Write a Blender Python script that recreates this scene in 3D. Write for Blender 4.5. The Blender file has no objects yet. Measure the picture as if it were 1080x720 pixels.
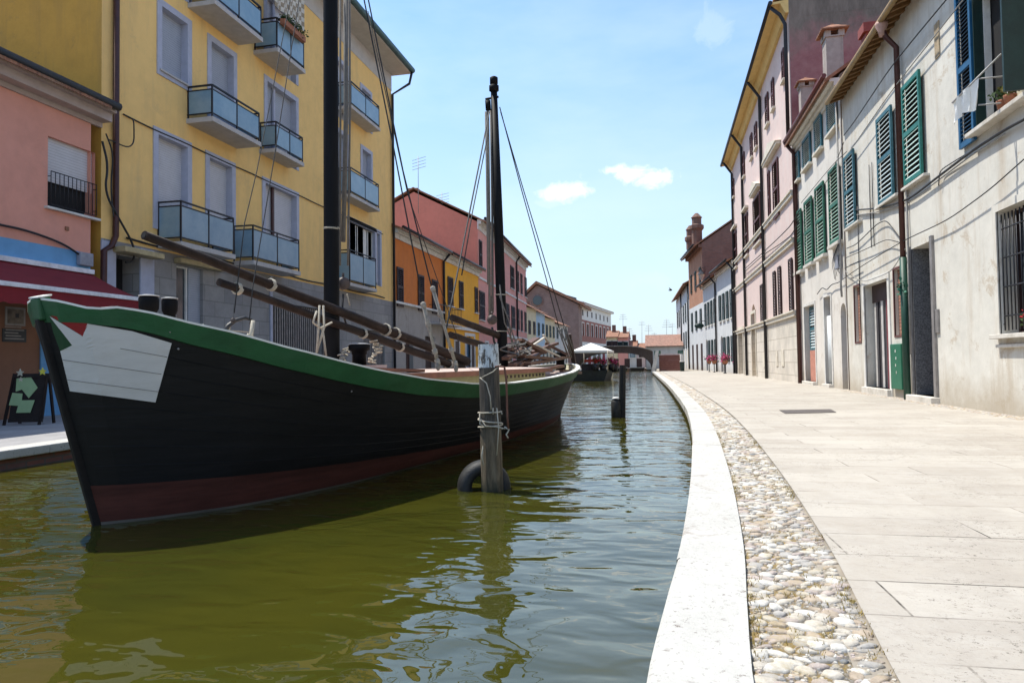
import bpy, bmesh, math, random
from mathutils import Vector, Matrix
from mathutils.bvhtree import BVHTree
random.seed(7)
R=math.radians
S=bpy.context.scene
COL=S.collection
# ------------------------------------------------------------------ measured viewpoint (photo is 1080 px wide, focal 720 px)
F=720.0; roll=0.0144
pitch=math.atan((380+roll*155-360)/F); yaw=math.atan(155/F)
fw=Vector((-math.sin(yaw)*math.cos(pitch),math.cos(yaw)*math.cos(pitch),math.sin(pitch)))
r0=Vector((math.cos(yaw),math.sin(yaw),0)); u0=r0.cross(fw)
RR=(r0*math.cos(roll)-u0*math.sin(roll)).normalized(); UU=(u0*math.cos(roll)+r0*math.sin(roll)).normalized()
CAM=Vector((0,0,1.15))
def ray(px,py): return fw+RR*((px-540)/F)-UU*((py-360)/F)
def proj(p):
    d=Vector(p)-CAM; z=d.dot(fw); return (540+F*d.dot(RR)/z, 360-F*d.dot(UU)/z)
def onz(px,py,z):
    d=ray(px,py); return CAM+d*((z-CAM.z)/d.z)
def ony(px,py,y):
    d=ray(px,py); return CAM+d*(y/d.y)
def onx(px,py,x):
    d=ray(px,py); return CAM+d*(x/d.x)
cd=bpy.data.cameras.new('camera'); cam=bpy.data.objects.new('camera',cd); COL.objects.link(cam)
cd.sensor_width=36; cd.lens=24; cd.clip_start=0.05; cd.clip_end=5000
M=Matrix((( RR.x,UU.x,-fw.x,0),(RR.y,UU.y,-fw.y,0),(RR.z,UU.z,-fw.z,1.15),(0,0,0,1)))
cam.matrix_world=M; S.camera=cam
QZ=.23
# ------------------------------------------------------------------ materials
def newmat(name):
    m=bpy.data.materials.new(name); m.use_nodes=True
    nt=m.node_tree; b=nt.nodes['Principled BSDF']; return m,nt,b
def N(nt,t,**k):
    n=nt.nodes.new(t)
    for a,v in k.items():
        if a in n.inputs.keys(): n.inputs[a].default_value=v
        else: setattr(n,a,v)
    return n
def coords(nt,scale=(1,1,1),which='Object'):
    tc=N(nt,'ShaderNodeTexCoord'); mp=N(nt,'ShaderNodeMapping'); mp.inputs['Scale'].default_value=scale
    nt.links.new(tc.outputs[which],mp.inputs['Vector']); return mp.outputs['Vector']
def geopos(nt,scale=(1,1,1)):
    g=N(nt,'ShaderNodeNewGeometry'); mp=N(nt,'ShaderNodeMapping'); mp.inputs['Scale'].default_value=scale
    nt.links.new(g.outputs['Position'],mp.inputs['Vector']); return mp.outputs['Vector']
def noise(nt,vec,scale,detail=6,rough=.6,dist=0):
    n=N(nt,'ShaderNodeTexNoise'); n.inputs['Scale'].default_value=scale; n.inputs['Detail'].default_value=detail
    n.inputs['Roughness'].default_value=rough; n.inputs['Distortion'].default_value=dist
    nt.links.new(vec,n.inputs['Vector']); return n.outputs['Fac']
def ramp(nt,fac,a,b,ca=(0,0,0,1),cb=(1,1,1,1)):
    r=N(nt,'ShaderNodeValToRGB'); e=r.color_ramp.elements; e[0].position=a; e[1].position=b
    e[0].color=ca; e[1].color=cb; nt.links.new(fac,r.inputs['Fac']); return r.outputs['Color']
def mix(nt,fac,a,b,mode='MIX'):
    m=N(nt,'ShaderNodeMix'); m.data_type='RGBA'; m.blend_type=mode
    for i,v in ((0,fac),(6,a),(7,b)):
        if isinstance(v,(int,float)): m.inputs[i].default_value=v
        elif isinstance(v,tuple): m.inputs[i].default_value=v if len(v)==4 else v+(1,)
        else: nt.links.new(v,m.inputs[i])
    return m.outputs[2]
def bump(nt,b,h,strength=.3,dist=.01,prev=None):
    n=N(nt,'ShaderNodeBump'); n.inputs['Strength'].default_value=strength; n.inputs['Distance'].default_value=dist
    nt.links.new(h,n.inputs['Height'])
    if prev: nt.links.new(prev,n.inputs['Normal'])
    nt.links.new(n.outputs['Normal'],b.inputs['Normal']); return n.outputs['Normal']
def sub(c,k): return tuple(x*k for x in c)
_m={}
def plain(name,c,rough=.6,var=.25,scale=6,bumpd=.003,metal=0,dirt=None,stretch=(1,1,1),spec=.4):
    if name in _m: return _m[name]
    m,nt,b=newmat(name); v=geopos(nt,stretch)
    f=noise(nt,v,scale,7,.65); col=mix(nt,ramp(nt,f,.3,.7),sub(c,1-var),sub(c,1+var*.6))
    if dirt:
        f2=noise(nt,v,scale*.35,8,.75); col=mix(nt,ramp(nt,f2,.5,.72),col,dirt)
    nt.links.new(col,b.inputs['Base Color']); b.inputs['Roughness'].default_value=rough; b.inputs['Metallic'].default_value=metal
    b.inputs['Specular IOR Level'].default_value=spec
    f3=noise(nt,v,scale*7,5,.6); bump(nt,b,f3,.5,bumpd)
    _m[name]=m; return m
def stucco(name,c,dirt=None,amount=.5,low=None,streak=.35,var=.12,rough=.9):
    """lime plaster: cloudy tone, vertical rain streaks, flaking patches, damp foot"""
    if name in _m: return _m[name]
    m,nt,b=newmat(name); dirt=dirt or sub(c,.55)
    v=geopos(nt); vs=geopos(nt,(1,1,.13))
    a=noise(nt,v,.55,8,.7); col=mix(nt,ramp(nt,a,.3,.72),sub(c,1-var),sub(c,1+var*.6))
    a=noise(nt,v,3.1,8,.72); col=mix(nt,ramp(nt,a,.35,.8),col,sub(c,1+var))
    a=noise(nt,vs,2.2,7,.7); col=mix(nt,ramp(nt,a,.50,.68,(0,0,0,1),(streak,)*3+(1,)),col,dirt)
    a=noise(nt,v,1.3,9,.8,.4); col=mix(nt,ramp(nt,a,.565,.625,(0,0,0,1),(amount,)*3+(1,)),col,dirt)
    if low:
        g=N(nt,'ShaderNodeNewGeometry'); sp=N(nt,'ShaderNodeSeparateXYZ'); nt.links.new(g.outputs['Position'],sp.inputs[0])
        ad=N(nt,'ShaderNodeMath',operation='MULTIPLY_ADD'); ad.inputs[1].default_value=1.9; ad.inputs[2].default_value=-1.05
        nt.links.new(noise(nt,v,1.1,7,.75),ad.inputs[0])
        su=N(nt,'ShaderNodeMath',operation='SUBTRACT'); nt.links.new(sp.outputs[2],su.inputs[0]); nt.links.new(ad.outputs[0],su.inputs[1])
        col=mix(nt,ramp(nt,su.outputs[0],.35,1.0,(.75,.75,.75,1),(0,0,0,1)),col,low)
    nt.links.new(col,b.inputs['Base Color']); b.inputs['Roughness'].default_value=rough; b.inputs['Specular IOR Level'].default_value=.2
    h=noise(nt,v,22,8,.7); n1=bump(nt,b,h,.35,.006); h2=noise(nt,v,1.7,5,.6); bump(nt,b,h2,.4,.02,n1)
    _m[name]=m; return m
def bricks(name,c1,c2,mortar,bw=.25,rh=.065,ms=.012,axis='x',var=.3):
    if name in _m: return _m[name]
    m,nt,b=newmat(name)
    g=N(nt,'ShaderNodeNewGeometry'); sp=N(nt,'ShaderNodeSeparateXYZ'); nt.links.new(g.outputs['Position'],sp.inputs[0])
    ad=N(nt,'ShaderNodeMath',operation='ADD'); nt.links.new(sp.outputs[0],ad.inputs[0]); nt.links.new(sp.outputs[1],ad.inputs[1])
    cb=N(nt,'ShaderNodeCombineXYZ'); nt.links.new(ad.outputs[0],cb.inputs[0]); nt.links.new(sp.outputs[2],cb.inputs[1])
    br=N(nt,'ShaderNodeTexBrick'); br.inputs['Scale'].default_value=1; br.inputs['Brick Width'].default_value=bw; br.inputs['Row Height'].default_value=rh
    br.inputs['Mortar Size'].default_value=ms; br.inputs['Color1'].default_value=c1+(1,); br.inputs['Color2'].default_value=c2+(1,); br.inputs['Mortar'].default_value=mortar+(1,)
    nt.links.new(cb.outputs[0],br.inputs['Vector'])
    v=geopos(nt); f=noise(nt,v,1.2,8,.75); col=mix(nt,ramp(nt,f,.4,.7,(0,0,0,1),(.6,.6,.6,1)),br.outputs['Color'],sub(c1,.5))
    nt.links.new(col,b.inputs['Base Color']); b.inputs['Roughness'].default_value=.9
    n1=bump(nt,b,br.outputs['Fac'],-.6,.01); bump(nt,b,noise(nt,v,30,5,.6),.3,.004,n1)
    _m[name]=m; return m
def tiles(name='roof_tiles',c=(.32,.15,.09)):
    if name in _m: return _m[name]
    m,nt,b=newmat(name); v=geopos(nt)
    w=N(nt,'ShaderNodeTexWave',wave_type='BANDS',bands_direction='Y'); w.inputs['Scale'].default_value=1.6; nt.links.new(v,w.inputs['Vector'])
    f=noise(nt,v,4,7,.8); col=mix(nt,ramp(nt,f,.35,.7),sub(c,.55),sub(c,1.35)); f=noise(nt,v,1.1,7,.8); col=mix(nt,ramp(nt,f,.5,.75),col,(.2,.17,.12))
    nt.links.new(col,b.inputs['Base Color']); b.inputs['Roughness'].default_value=.9
    bump(nt,b,w.outputs['Fac'],.8,.06); _m[name]=m; return m
def ribbed(name,c,scale=14,rough=.5):
    if name in _m: return _m[name]
    m,nt,b=newmat(name); v=geopos(nt)
    w=N(nt,'ShaderNodeTexWave',wave_type='BANDS',bands_direction='Z',wave_profile='SAW'); w.inputs['Scale'].default_value=5.3; nt.links.new(v,w.inputs['Vector'])
    f=noise(nt,v,3,6,.7); col=mix(nt,ramp(nt,f,.3,.8),sub(c,.82),c); col=mix(nt,ramp(nt,w.outputs['Fac'],.0,.22,(.75,.75,.75,1),(0,0,0,1)),col,sub(c,.3))
    nt.links.new(col,b.inputs['Base Color']); b.inputs['Roughness'].default_value=rough; bump(nt,b,w.outputs['Fac'],.7,.012)
    _m[name]=m; return m
def woodmat(name,c,rough=.65,dirt=None,axis=(1,1,1),spec=.3):
    return plain(name,c,rough,.35,9,.004,0,dirt,axis,spec)
# ------------------------------------------------------------------ mesh builder
class MB:
    def __init__(s): s.v=[]; s.f=[]; s.m=[]; s.mi=0; s.sm=[]
    def add(s,vs,fs,smooth=False):
        o=len(s.v); s.v+= [Vector(p) for p in vs]
        for f in fs: s.f.append(tuple(i+o for i in f)); s.m.append(s.mi); s.sm.append(smooth)
        return s
    def quad(s,a,b,c,d): return s.add((a,b,c,d),((0,1,2,3),))
    def hexa(s,p): # 8 pts: bottom 4 ccw, top 4
        return s.add(p,((3,2,1,0),(4,5,6,7),(0,1,5,4),(1,2,6,5),(2,3,7,6),(3,0,4,7)))
    def box(s,fr,s0,s1,n0,n1,z0,z1):
        P=fr.P; return s.hexa([P(s0,n0,z0),P(s1,n0,z0),P(s1,n1,z0),P(s0,n1,z0),P(s0,n0,z1),P(s1,n0,z1),P(s1,n1,z1),P(s0,n1,z1)])
    def bar(s,a,b,w,h=None,up=(0,0,1)):
        a=Vector(a);b=Vector(b);h=h or w;d=(b-a).normalized();up=Vector(up)
        if abs(d.dot(up))>.97: up=Vector((1,0,0)) if abs(d.x)<.9 else Vector((0,1,0))
        x=d.cross(up).normalized(); y=x.cross(d).normalized(); x*=w/2;y*=h/2
        return s.hexa([a-x-y,a+x-y,b+x-y,b-x-y,a-x+y,a+x+y,b+x+y,b-x+y])
    def tube(s,pts,r,n=8,cap=True,smooth=True):
        pts=[Vector(p) for p in pts]; rr=r if isinstance(r,(list,tuple)) else [r]*len(pts)
        o=len(s.v); px=None
        for i,p in enumerate(pts):
            d=(pts[min(i+1,len(pts)-1)]-pts[max(i-1,0)]).normalized()
            if px is None:
                px=d.cross(Vector((0,0,1)))
                if px.length<.05: px=d.cross(Vector((0,1,0)))
            px=(px-d*px.dot(d)).normalized(); py=d.cross(px)
            for k in range(n):
                a=2*math.pi*k/n; s.v.append(p+(px*math.cos(a)+py*math.sin(a))*rr[i])
        for i in range(len(pts)-1):
            for k in range(n):
                a=o+i*n+k; b=o+i*n+(k+1)%n; s.f.append((a,b,b+n,a+n)); s.m.append(s.mi); s.sm.append(smooth)
        if cap:
            s.f.append(tuple(o+k for k in range(n))[::-1]); s.m.append(s.mi); s.sm.append(False)
            e=o+(len(pts)-1)*n; s.f.append(tuple(e+k for k in range(n))); s.m.append(s.mi); s.sm.append(False)
        return s
    def lathe(s,c,prof,n=16,axis=None,smooth=True):
        c=Vector(c); ax=Vector(axis).normalized() if axis else Vector((0,0,1))
        px=ax.cross(Vector((0,1,0)));  px=px.normalized() if px.length>.05 else Vector((1,0,0)); py=ax.cross(px)
        o=len(s.v)
        for (r,z) in prof:
            for k in range(n):
                a=2*math.pi*k/n; s.v.append(c+ax*z+(px*math.cos(a)+py*math.sin(a))*r)
        for i in range(len(prof)-1):
            for k in range(n):
                a=o+i*n+k;b=o+i*n+(k+1)%n; s.f.append((a,b,b+n,a+n)); s.m.append(s.mi); s.sm.append(smooth)
        s.f.append(tuple(o+k for k in range(n))[::-1]); s.m.append(s.mi); s.sm.append(False)
        e=o+(len(prof)-1)*n; s.f.append(tuple(e+k for k in range(n))); s.m.append(s.mi); s.sm.append(False)
        return s
    def prism(s,pts,off):
        n=len(pts); pts=[Vector(p) for p in pts]; off=Vector(off)
        return s.add(pts+[p+off for p in pts],[tuple(range(n))[::-1],tuple(range(n,2*n))]+[(i,(i+1)%n,(i+1)%n+n,i+n) for i in range(n)])
    def blob(s,c,r,sq=(1,1,1),seg=8,jit=.12):
        c=Vector(c); rings=[]; o=len(s.v); k=max(4,seg//2)
        for i in range(k+1):
            ph=math.pi*i/k
            for j in range(seg):
                th=2*math.pi*j/seg; q=1+random.uniform(-jit,jit)
                s.v.append(c+Vector((math.sin(ph)*math.cos(th)*sq[0],math.sin(ph)*math.sin(th)*sq[1],math.cos(ph)*sq[2]))*r*q)
        for i in range(k):
            for j in range(seg):
                a=o+i*seg+j;b=o+i*seg+(j+1)%seg; s.f.append((a,a+seg,b+seg,b)); s.m.append(s.mi); s.sm.append(True)
        return s
    def build(s,name,mat,parent=None,bevel=0,**props):
        me=bpy.data.meshes.new(name); org=world(parent) if parent else (s.v and Vector((sum(p.x for p in s.v)/len(s.v),sum(p.y for p in s.v)/len(s.v),min(p.z for p in s.v))) or Vector())
        me.from_pydata([p-org for p in s.v],[],s.f)
        mats=mat if isinstance(mat,(list,tuple)) else [mat]
        for m in mats: me.materials.append(m)
        me.polygons.foreach_set('material_index',s.m); me.polygons.foreach_set('use_smooth',s.sm); me.update()
        o=bpy.data.objects.new(name,me); COL.objects.link(o)
        if parent: o.parent=parent; o['_w']=[0,0,0]; WORLD[o.name]=org.copy()
        else: o.location=org; WORLD[o.name]=org.copy()
        if bevel:
            md=o.modifiers.new('bevel','BEVEL'); md.width=bevel; md.segments=2; md.limit_method='ANGLE'
        if '_w' in o.keys(): del o['_w']
        for k,v in props.items(): o[k]=v
        return o
WORLD={}
def world(o): return WORLD[o.name]
def thing(name,label,cat,loc,group=None):
    o=bpy.data.objects.new(name,None); COL.objects.link(o); o.location=loc; o.empty_display_size=.2
    WORLD[o.name]=Vector(loc); o['label']=label; o['category']=cat
    if group: o['group']=group
    return o
def tag(o,label,cat,group=None):
    o['label']=label; o['category']=cat
    if group: o['group']=group
    return o
def structure(o): o['kind']='structure'; return o
# ------------------------------------------------------------------ facade frame
class Fr:
    """s runs along the facade away from the camera, n outwards over the quay, z up"""
    def __init__(f,a,b,side):
        f.o=Vector((a[0],a[1],0)); d=Vector((b[0]-a[0],b[1]-a[1],0)); f.L=d.length; f.d=d.normalized()
        f.n=Vector((f.d.y,-f.d.x,0))*side   # side=+1: faces +X (left bank), -1: faces -X (right bank)
    def P(f,s,n,z): return f.o+f.d*s+f.n*n+Vector((0,0,z))
    def uv(f,px,py,n=0):
        r=ray(px,py); k=((f.o+f.n*n-CAM).dot(f.n))/r.dot(f.n); p=CAM+r*k; return ((p-f.o).dot(f.d),p.z)
    def rect(f,x0,y0,x1,y1,n=0):
        a=f.uv(x0,y0,n); b=f.uv(x1,y1,n); return (min(a[0],b[0]),max(a[0],b[0]),min(a[1],b[1]),max(a[1],b[1]))
    def off(f,s,z,px):  # how far out must a point stand to fall on column px
        lo,hi=-1,4
        for _ in range(40):
            mid=(lo+hi)/2; x=proj(f.P(s,mid,z))[0]
            if (x<px)==(f.n.x>0): lo=mid
            else: hi=mid
        return (lo+hi)/2
def facade(mb,fr,s0,s1,z0,z1,holes=(),n=0):
    """front sheet with real openings and reveals. hole=(sa,sb,za,zb,depth[,arch])"""
    ss=sorted({s0,s1}|{min(max(h[0],s0),s1) for h in holes}|{min(max(h[1],s0),s1) for h in holes}); zz=sorted({z0,z1}|{max(h[2],z0) for h in holes}|{min(h[3],z1) for h in holes})
    P=fr.P
    for a,b in zip(ss,ss[1:]):
        for c,d in zip(zz,zz[1:]):
            ms,mz=(a+b)/2,(c+d)/2
            if any(h[0]<ms<h[1] and h[2]<mz<h[3] for h in holes): continue
            mb.quad(P(a,n,c),P(b,n,c),P(b,n,d),P(a,n,d))
    for h in holes:
        a,b,c,d,dp=h[:5]; m=n-dp
        if len(h)>5 and h[5]:   # arched head: fill spandrels
            r=(b-a)/2; zc=d-r; K=10; arc=[(a+r-r*math.cos(math.pi*i/K),zc+r*math.sin(math.pi*i/K)) for i in range(K+1)]
            for i in range(K):
                (x0,y0),(x1,y1)=arc[i],arc[i+1]
                mb.quad(P(x0,n,y0),P(x1,n,y1),P(x1,n,d),P(x0,n,d)); mb.quad(P(x0,n,y0),P(x1,n,y1),P(x1,m,y1),P(x0,m,y0))
            mb.quad(P(a,n,c),P(a,n,zc),P(a,m,zc),P(a,m,c)); mb.quad(P(b,n,c),P(b,n,zc),P(b,m,zc),P(b,m,c))
        else:
            mb.quad(P(a,n,c),P(a,n,d),P(a,m,d),P(a,m,c)); mb.quad(P(b,n,c),P(b,n,d),P(b,m,d),P(b,m,c)); mb.quad(P(a,n,d),P(b,n,d),P(b,m,d),P(a,m,d))
        mb.quad(P(a,n,c),P(b,n,c),P(b,m,c),P(a,m,c))
def body(fr,parent,m,s0,s1,zt,depth,holes=(),z0=QZ-.1,bands=None,ridge=None,gm=None):
    """the shell of a building: pierced front, plain ends and back; bands=[(z,mat)..] upward colour zones"""
    mats=[m]; mb=MB(); zs=[(z0,m)] if not bands else bands
    zs=list(zs)+[(zt,None)]
    for i,(za,mm) in enumerate(zs[:-1]):
        if mm not in mats: mats.append(mm)
        mb.mi=mats.index(mm); zb=zs[i+1][0]
        hs=[tuple([h[0],h[1],max(h[2],za) ,min(h[3],zb)]+[h[4]]+([h[5]] if len(h)>5 and h[3]<=zb else [])) for h in holes if h[3]>za and h[2]<zb]
        # reveals are cut per band
        facade(mb,fr,s0,s1,za,zb,hs)
    mats.append(gm or m); mb.mi=len(mats)-1; P=fr.P; rz=zt+(ridge or 0)
    for s in (s0,s1):
        mb.add([P(s,0,z0),P(s,-depth,z0),P(s,-depth,zt),P(s,-depth/2,rz),P(s,0,zt)],[(0,1,2,3,4)])
    mb.quad(P(s0,-depth,z0),P(s1,-depth,z0),P(s1,-depth,zt),P(s0,-depth,zt))
    return mb.build('wall',mats,parent)
def roof(fr,parent,s0,s1,zt,depth,ridge,over=.5,m=None,th=.12,zt1=None,so=.12):
    m=m or tiles(); mb=MB(); P=fr.P; k=ridge/(depth/2); zt1=zt if zt1 is None else zt1
    for (n0,z0,n1,z1) in ((over,-k*over,-depth/2,ridge),(-depth-over,-k*over,-depth/2,ridge)):
        a,b=s0-so,s1+so
        mb.hexa([P(a,n0,zt+z0+.02),P(b,n0,zt1+z0+.02),P(b,n1,zt1+z1+.02),P(a,n1,zt+z1+.02),P(a,n0,zt+z0+th),P(b,n0,zt1+z0+th),P(b,n1,zt1+z1+th),P(a,n1,zt+z1+th)])
    return mb.build('roof',m,parent)
def gutter(fr,parent,s0,s1,n,z,m,r=.07,z1=None):
    mb=MB(); mb.tube([fr.P(s0,n,z),fr.P(s1,n,z if z1 is None else z1)],r,8); return mb.build('gutter',m,parent)
def cornice(fr,parent,s0,s1,zt,m,steps=((0,.3,.08),(.12,.2,.2),(.22,.12,.32)),zt1=None):
    mb=MB(); P=fr.P; zt1=zt if zt1 is None else zt1
    for i,(z,h,n) in enumerate(steps):
        z0=zt-.55+z; za=z0+h; zb=zt1-.55+z
        mb.hexa([P(s0,-.02,z0),P(s1,-.02,zb),P(s1,n,zb),P(s0,n,z0),P(s0,-.02,za),P(s1,-.02,zb+h),P(s1,n,zb+h),P(s0,n,za)])
    return mb.build('cornice',m,parent)
def smooth3(pts):
    pts=[Vector(p) for p in pts]
    for _ in range(3):
        out=[pts[0]]
        for a,b in zip(pts,pts[1:]): out+=[a.lerp(b,.25),a.lerp(b,.75)]
        pts=out+[pts[-1]]
    return pts
def pipe(parent,pts,m,r=.05,name='downpipe',n=8):
    if name=='cable' and len(pts)>3: pts=smooth3(pts)
    return MB().tube(pts,r,n).build(name,m,parent)
def sag(a,b,k,n=14):
    a=Vector(a);b=Vector(b); return [a.lerp(b,i/n)-Vector((0,0,k*4*(i/n)*(1-i/n))) for i in range(n+1)]

# ------------------------------------------------------------------ palette
MT={}
white_st=stucco('stucco_white_worn',(.60,.575,.52),(.44,.36,.27),.7,(.40,.34,.26),.6,.16)
white_st2=stucco('stucco_white_mid',(.64,.60,.55),(.42,.36,.30),.4,(.42,.36,.28),.35)
pink_st=stucco('stucco_pale_pink',(.64,.50,.46),(.62,.56,.52),.8,None,.6)
pinkdeep=stucco('stucco_pink_gable',(.33,.16,.155),(.15,.12,.09),.95,None,.9,.4)
cream_st=stucco('stucco_cream_base',(.62,.54,.43),(.42,.36,.29),.45,(.38,.32,.25),.4)
rose=stucco('stucco_rose',(.66,.31,.235),(.54,.29,.25),.25,None,.18)
yellow=stucco('stucco_yellow',(.84,.545,.205),(.60,.41,.19),.30,None,.40,.10)
yellow_shaded=stucco('stucco_yellow_shaded',(.50,.29,.06),(.33,.21,.07),.5,None,.5,.15)  # darker copy of the yellow for the gable end, shade put into the colour
orange=stucco('stucco_orange',(.60,.19,.05),(.42,.14,.06),.35,None,.35)
amber=stucco('stucco_amber',(.80,.40,.05),(.62,.34,.08),.3,None,.3)
salmon=stucco('stucco_salmon',(.64,.24,.18),(.50,.22,.17),.35,None,.35)
def gablemat():
    m,nt,b=newmat('stained_gable_plaster'); v=geopos(nt); vs=geopos(nt,(1,1,.25)); g=N(nt,'ShaderNodeNewGeometry'); sp=N(nt,'ShaderNodeSeparateXYZ'); nt.links.new(g.outputs['Position'],sp.inputs[0])
    a=N(nt,'ShaderNodeMath',operation='MULTIPLY_ADD'); a.inputs[1].default_value=5.0; nt.links.new(noise(nt,v,.55,8,.7,.3),a.inputs[0]); nt.links.new(sp.outputs[2],a.inputs[2])
    mr=N(nt,'ShaderNodeMapRange'); nt.links.new(a.outputs[0],mr.inputs[0]); mr.inputs[1].default_value=15.2; mr.inputs[2].default_value=16.4
    col=mix(nt,ramp(nt,noise(nt,v,1.3,8,.75),.35,.7),(.26,.10,.105),(.38,.20,.19)); up=mix(nt,ramp(nt,noise(nt,vs,1.6,9,.78),.35,.7),(.10,.085,.07),(.26,.215,.18))
    col=mix(nt,mr.outputs[0],col,up); col=mix(nt,ramp(nt,noise(nt,vs,1.1,9,.8),.55,.75,(0,0,0,1),(.7,.7,.7,1)),col,(.17,.12,.10))
    nt.links.new(col,b.inputs['Base Color']); b.inputs['Roughness'].default_value=.95; bump(nt,b,noise(nt,v,12,8,.7),.5,.01); return m
pinkdeep=gablemat()
salmon2=stucco('stucco_salmon_front',(.70,.33,.28),(.62,.40,.35),.4,None,.3)
brownst=stucco('stucco_brown',(.26,.13,.08),(.17,.10,.07),.3,None,.3)
blue_st=stucco('stucco_sky_blue',(.16,.36,.60),(.14,.28,.45),.3,None,.3)
greyst=stucco('stone_grey',(.36,.33,.30),(.22,.20,.18),.5,(.2,.18,.15),.5)
palest=stucco('stucco_pale_grey',(.58,.57,.54),(.40,.37,.33),.4,None,.4)
paleblue=stucco('stucco_pale_blue',(.45,.58,.68),(.40,.45,.50),.3,None,.3)
creamy=stucco('stucco_creamy',(.70,.60,.40),(.5,.42,.3),.3,None,.3)
lilac=plain('lilac_trim',(.43,.44,.53),.8,.12,5)
trimwhite=plain('white_trim',(.68,.66,.62),.75,.15,4,.003,0,(.45,.41,.36))
creamtrim=plain('cream_trim',(.66,.60,.50),.8,.15,4,.003,0,(.45,.38,.30))
soffitgrey=plain('soffit_grey',(.50,.47,.44),.85,.12,3)
soffityel=plain('soffit_yellow',(.68,.48,.19),.85,.12,3)
concrete=plain('concrete_slab',(.48,.45,.43),.85,.15,5)
darkmetal=plain('dark_metal',(.025,.025,.03),.45,.3,12,.002,.3)
brownpipe=plain('brown_pipe',(.07,.025,.02),.45,.3,6,.002,.2)
tealpipe=plain('teal_gutter',(.02,.075,.075),.5,.3,6)
greenpipe=plain('green_pipe',(.015,.06,.04),.5,.3,6)
copper=plain('zinc',(.30,.28,.27),.5,.3,6,.002,.4)
cablem=plain('cable_black',(.02,.02,.022),.6,.3,8)
cablew=plain('cable_grey',(.28,.27,.26),.7,.3,8)
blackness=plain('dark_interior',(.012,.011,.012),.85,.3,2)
glassm,_n,_b=newmat('window_glass'); _b.inputs['Base Color'].default_value=(.03,.04,.05,1); _b.inputs['Roughness'].default_value=.08; _b.inputs['Specular IOR Level'].default_value=.7
blindw=ribbed('roller_blind',(.62,.62,.66),46)
blinds=ribbed('roller_blind_slate',(.40,.43,.50),46)
balcglass,_n,_b=newmat('frosted_balcony_glass'); _b.inputs['Roughness'].default_value=.32; _b.inputs['Specular IOR Level'].default_value=.8
_v=geopos(_n); _c=mix(_n,ramp(_n,noise(_n,_v,1.5,6,.7),.3,.75),(.13,.25,.35),(.27,.38,.45)); _n.links.new(_c,_b.inputs['Base Color']); bump(_n,_b,noise(_n,_v,25,4,.6),.2,.004)
shg=plain('shutter_green',(.012,.11,.06),.5,.25,5,.002,0,(.05,.17,.12))
sht=plain('shutter_teal',(.012,.15,.12),.5,.25,5,.002,0,(.06,.2,.18))
shb=plain('shutter_bluegreen',(.025,.11,.14),.5,.25,5,.002,0,(.1,.22,.25))
shblue=plain('shutter_blue',(.008,.085,.19),.45,.2,5)
shdark=plain('shutter_dark_green',(.008,.028,.025),.5,.3,5)
shbr=plain('shutter_brown',(.10,.035,.035),.6,.3,5)
shbrd=plain('shutter_dark_brown',(.045,.022,.02),.6,.3,5)
SLAT={m_.name:plain(m_.name+'_sunlit',c_,.6,.2,8) for m_,c_ in ((shg,(.26,.40,.31)),(sht,(.46,.60,.55)),(shb,(.48,.56,.57)))}  # paler copies of the shutter paints for slats, sunlight put into the colour
marble=plain('door_step_stone',(.62,.58,.52),.8,.15,5,.004,0,(.4,.36,.3))
# ------------------------------------------------------------------ facade pieces
def louvre(parent,fr,rc,m,n0=.03,th=.045,pitch=.07,name='shutter',mid=True,label=None):
    s0,s1,z0,z1=rc; mb=MB(); w=.07
    mb.box(fr,s0,s0+w,n0,n0+th,z0,z1); mb.box(fr,s1-w,s1,n0,n0+th,z0,z1)
    rails=[(z0,z0+.09),(z1-.09,z1)]+([((z0+z1)/2-.05,(z0+z1)/2+.05)] if mid else [])
    for a,b in rails: mb.box(fr,s0+w,s1-w,n0+.002,n0+th-.002,a,b)
    z=z0+.09; P=fr.P
    while z<z1-.1:
        if not any(a-.02<z<b for a,b in rails):
            mb.mi=1; mb.hexa([P(s0+w,n0+th-.010,z),P(s1-w,n0+th-.010,z),P(s1-w,n0+th-.001,z+.006),P(s0+w,n0+th-.001,z+.006),
                     P(s0+w,n0-.010,z+pitch*.62),P(s1-w,n0-.010,z+pitch*.62),P(s1-w,n0-.002,z+pitch*.62+.008),P(s0+w,n0-.002,z+pitch*.62+.008)]); mb.mi=0
        z+=pitch
    # thin black backing stands in for the shade between the slats
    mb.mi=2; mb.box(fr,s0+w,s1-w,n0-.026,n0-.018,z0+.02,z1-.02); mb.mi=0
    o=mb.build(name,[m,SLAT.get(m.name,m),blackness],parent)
    if label: o['label']=label
    return o
def sill(parent,fr,s0,s1,z,m,n=.14,h=.07,ex=.08):
    return MB().box(fr,s0-ex,s1+ex,-.02,n,z-h,z).build('sill',m,parent,bevel=.008)
def surround(parent,fr,rc,m,w=.1,n=.03,name='frame',base=True,inn=-.015):
    s0,s1,z0,z1=rc; mb=MB()
    e=.012 if inn<-.05 else 0
    mb.box(fr,s0-w,s0+e,inn,n,z0-(w if base else 0),z1+w); mb.box(fr,s1-e,s1+w,inn,n,z0-(w if base else 0),z1+w)
    mb.box(fr,s0+e,s1-e,inn,n,z1-e,z1+w)
    if base: mb.box(fr,s0+e,s1-e,inn,n,z0-w,z0+e)
    return mb.build(name,m,parent)
def panel(parent,fr,rc,n,m,name,th=.03,**k):
    s0,s1,z0,z1=rc; return MB().box(fr,s0,s1,n-th,n,z0,z1).build(name,m,parent,**k)
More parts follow.
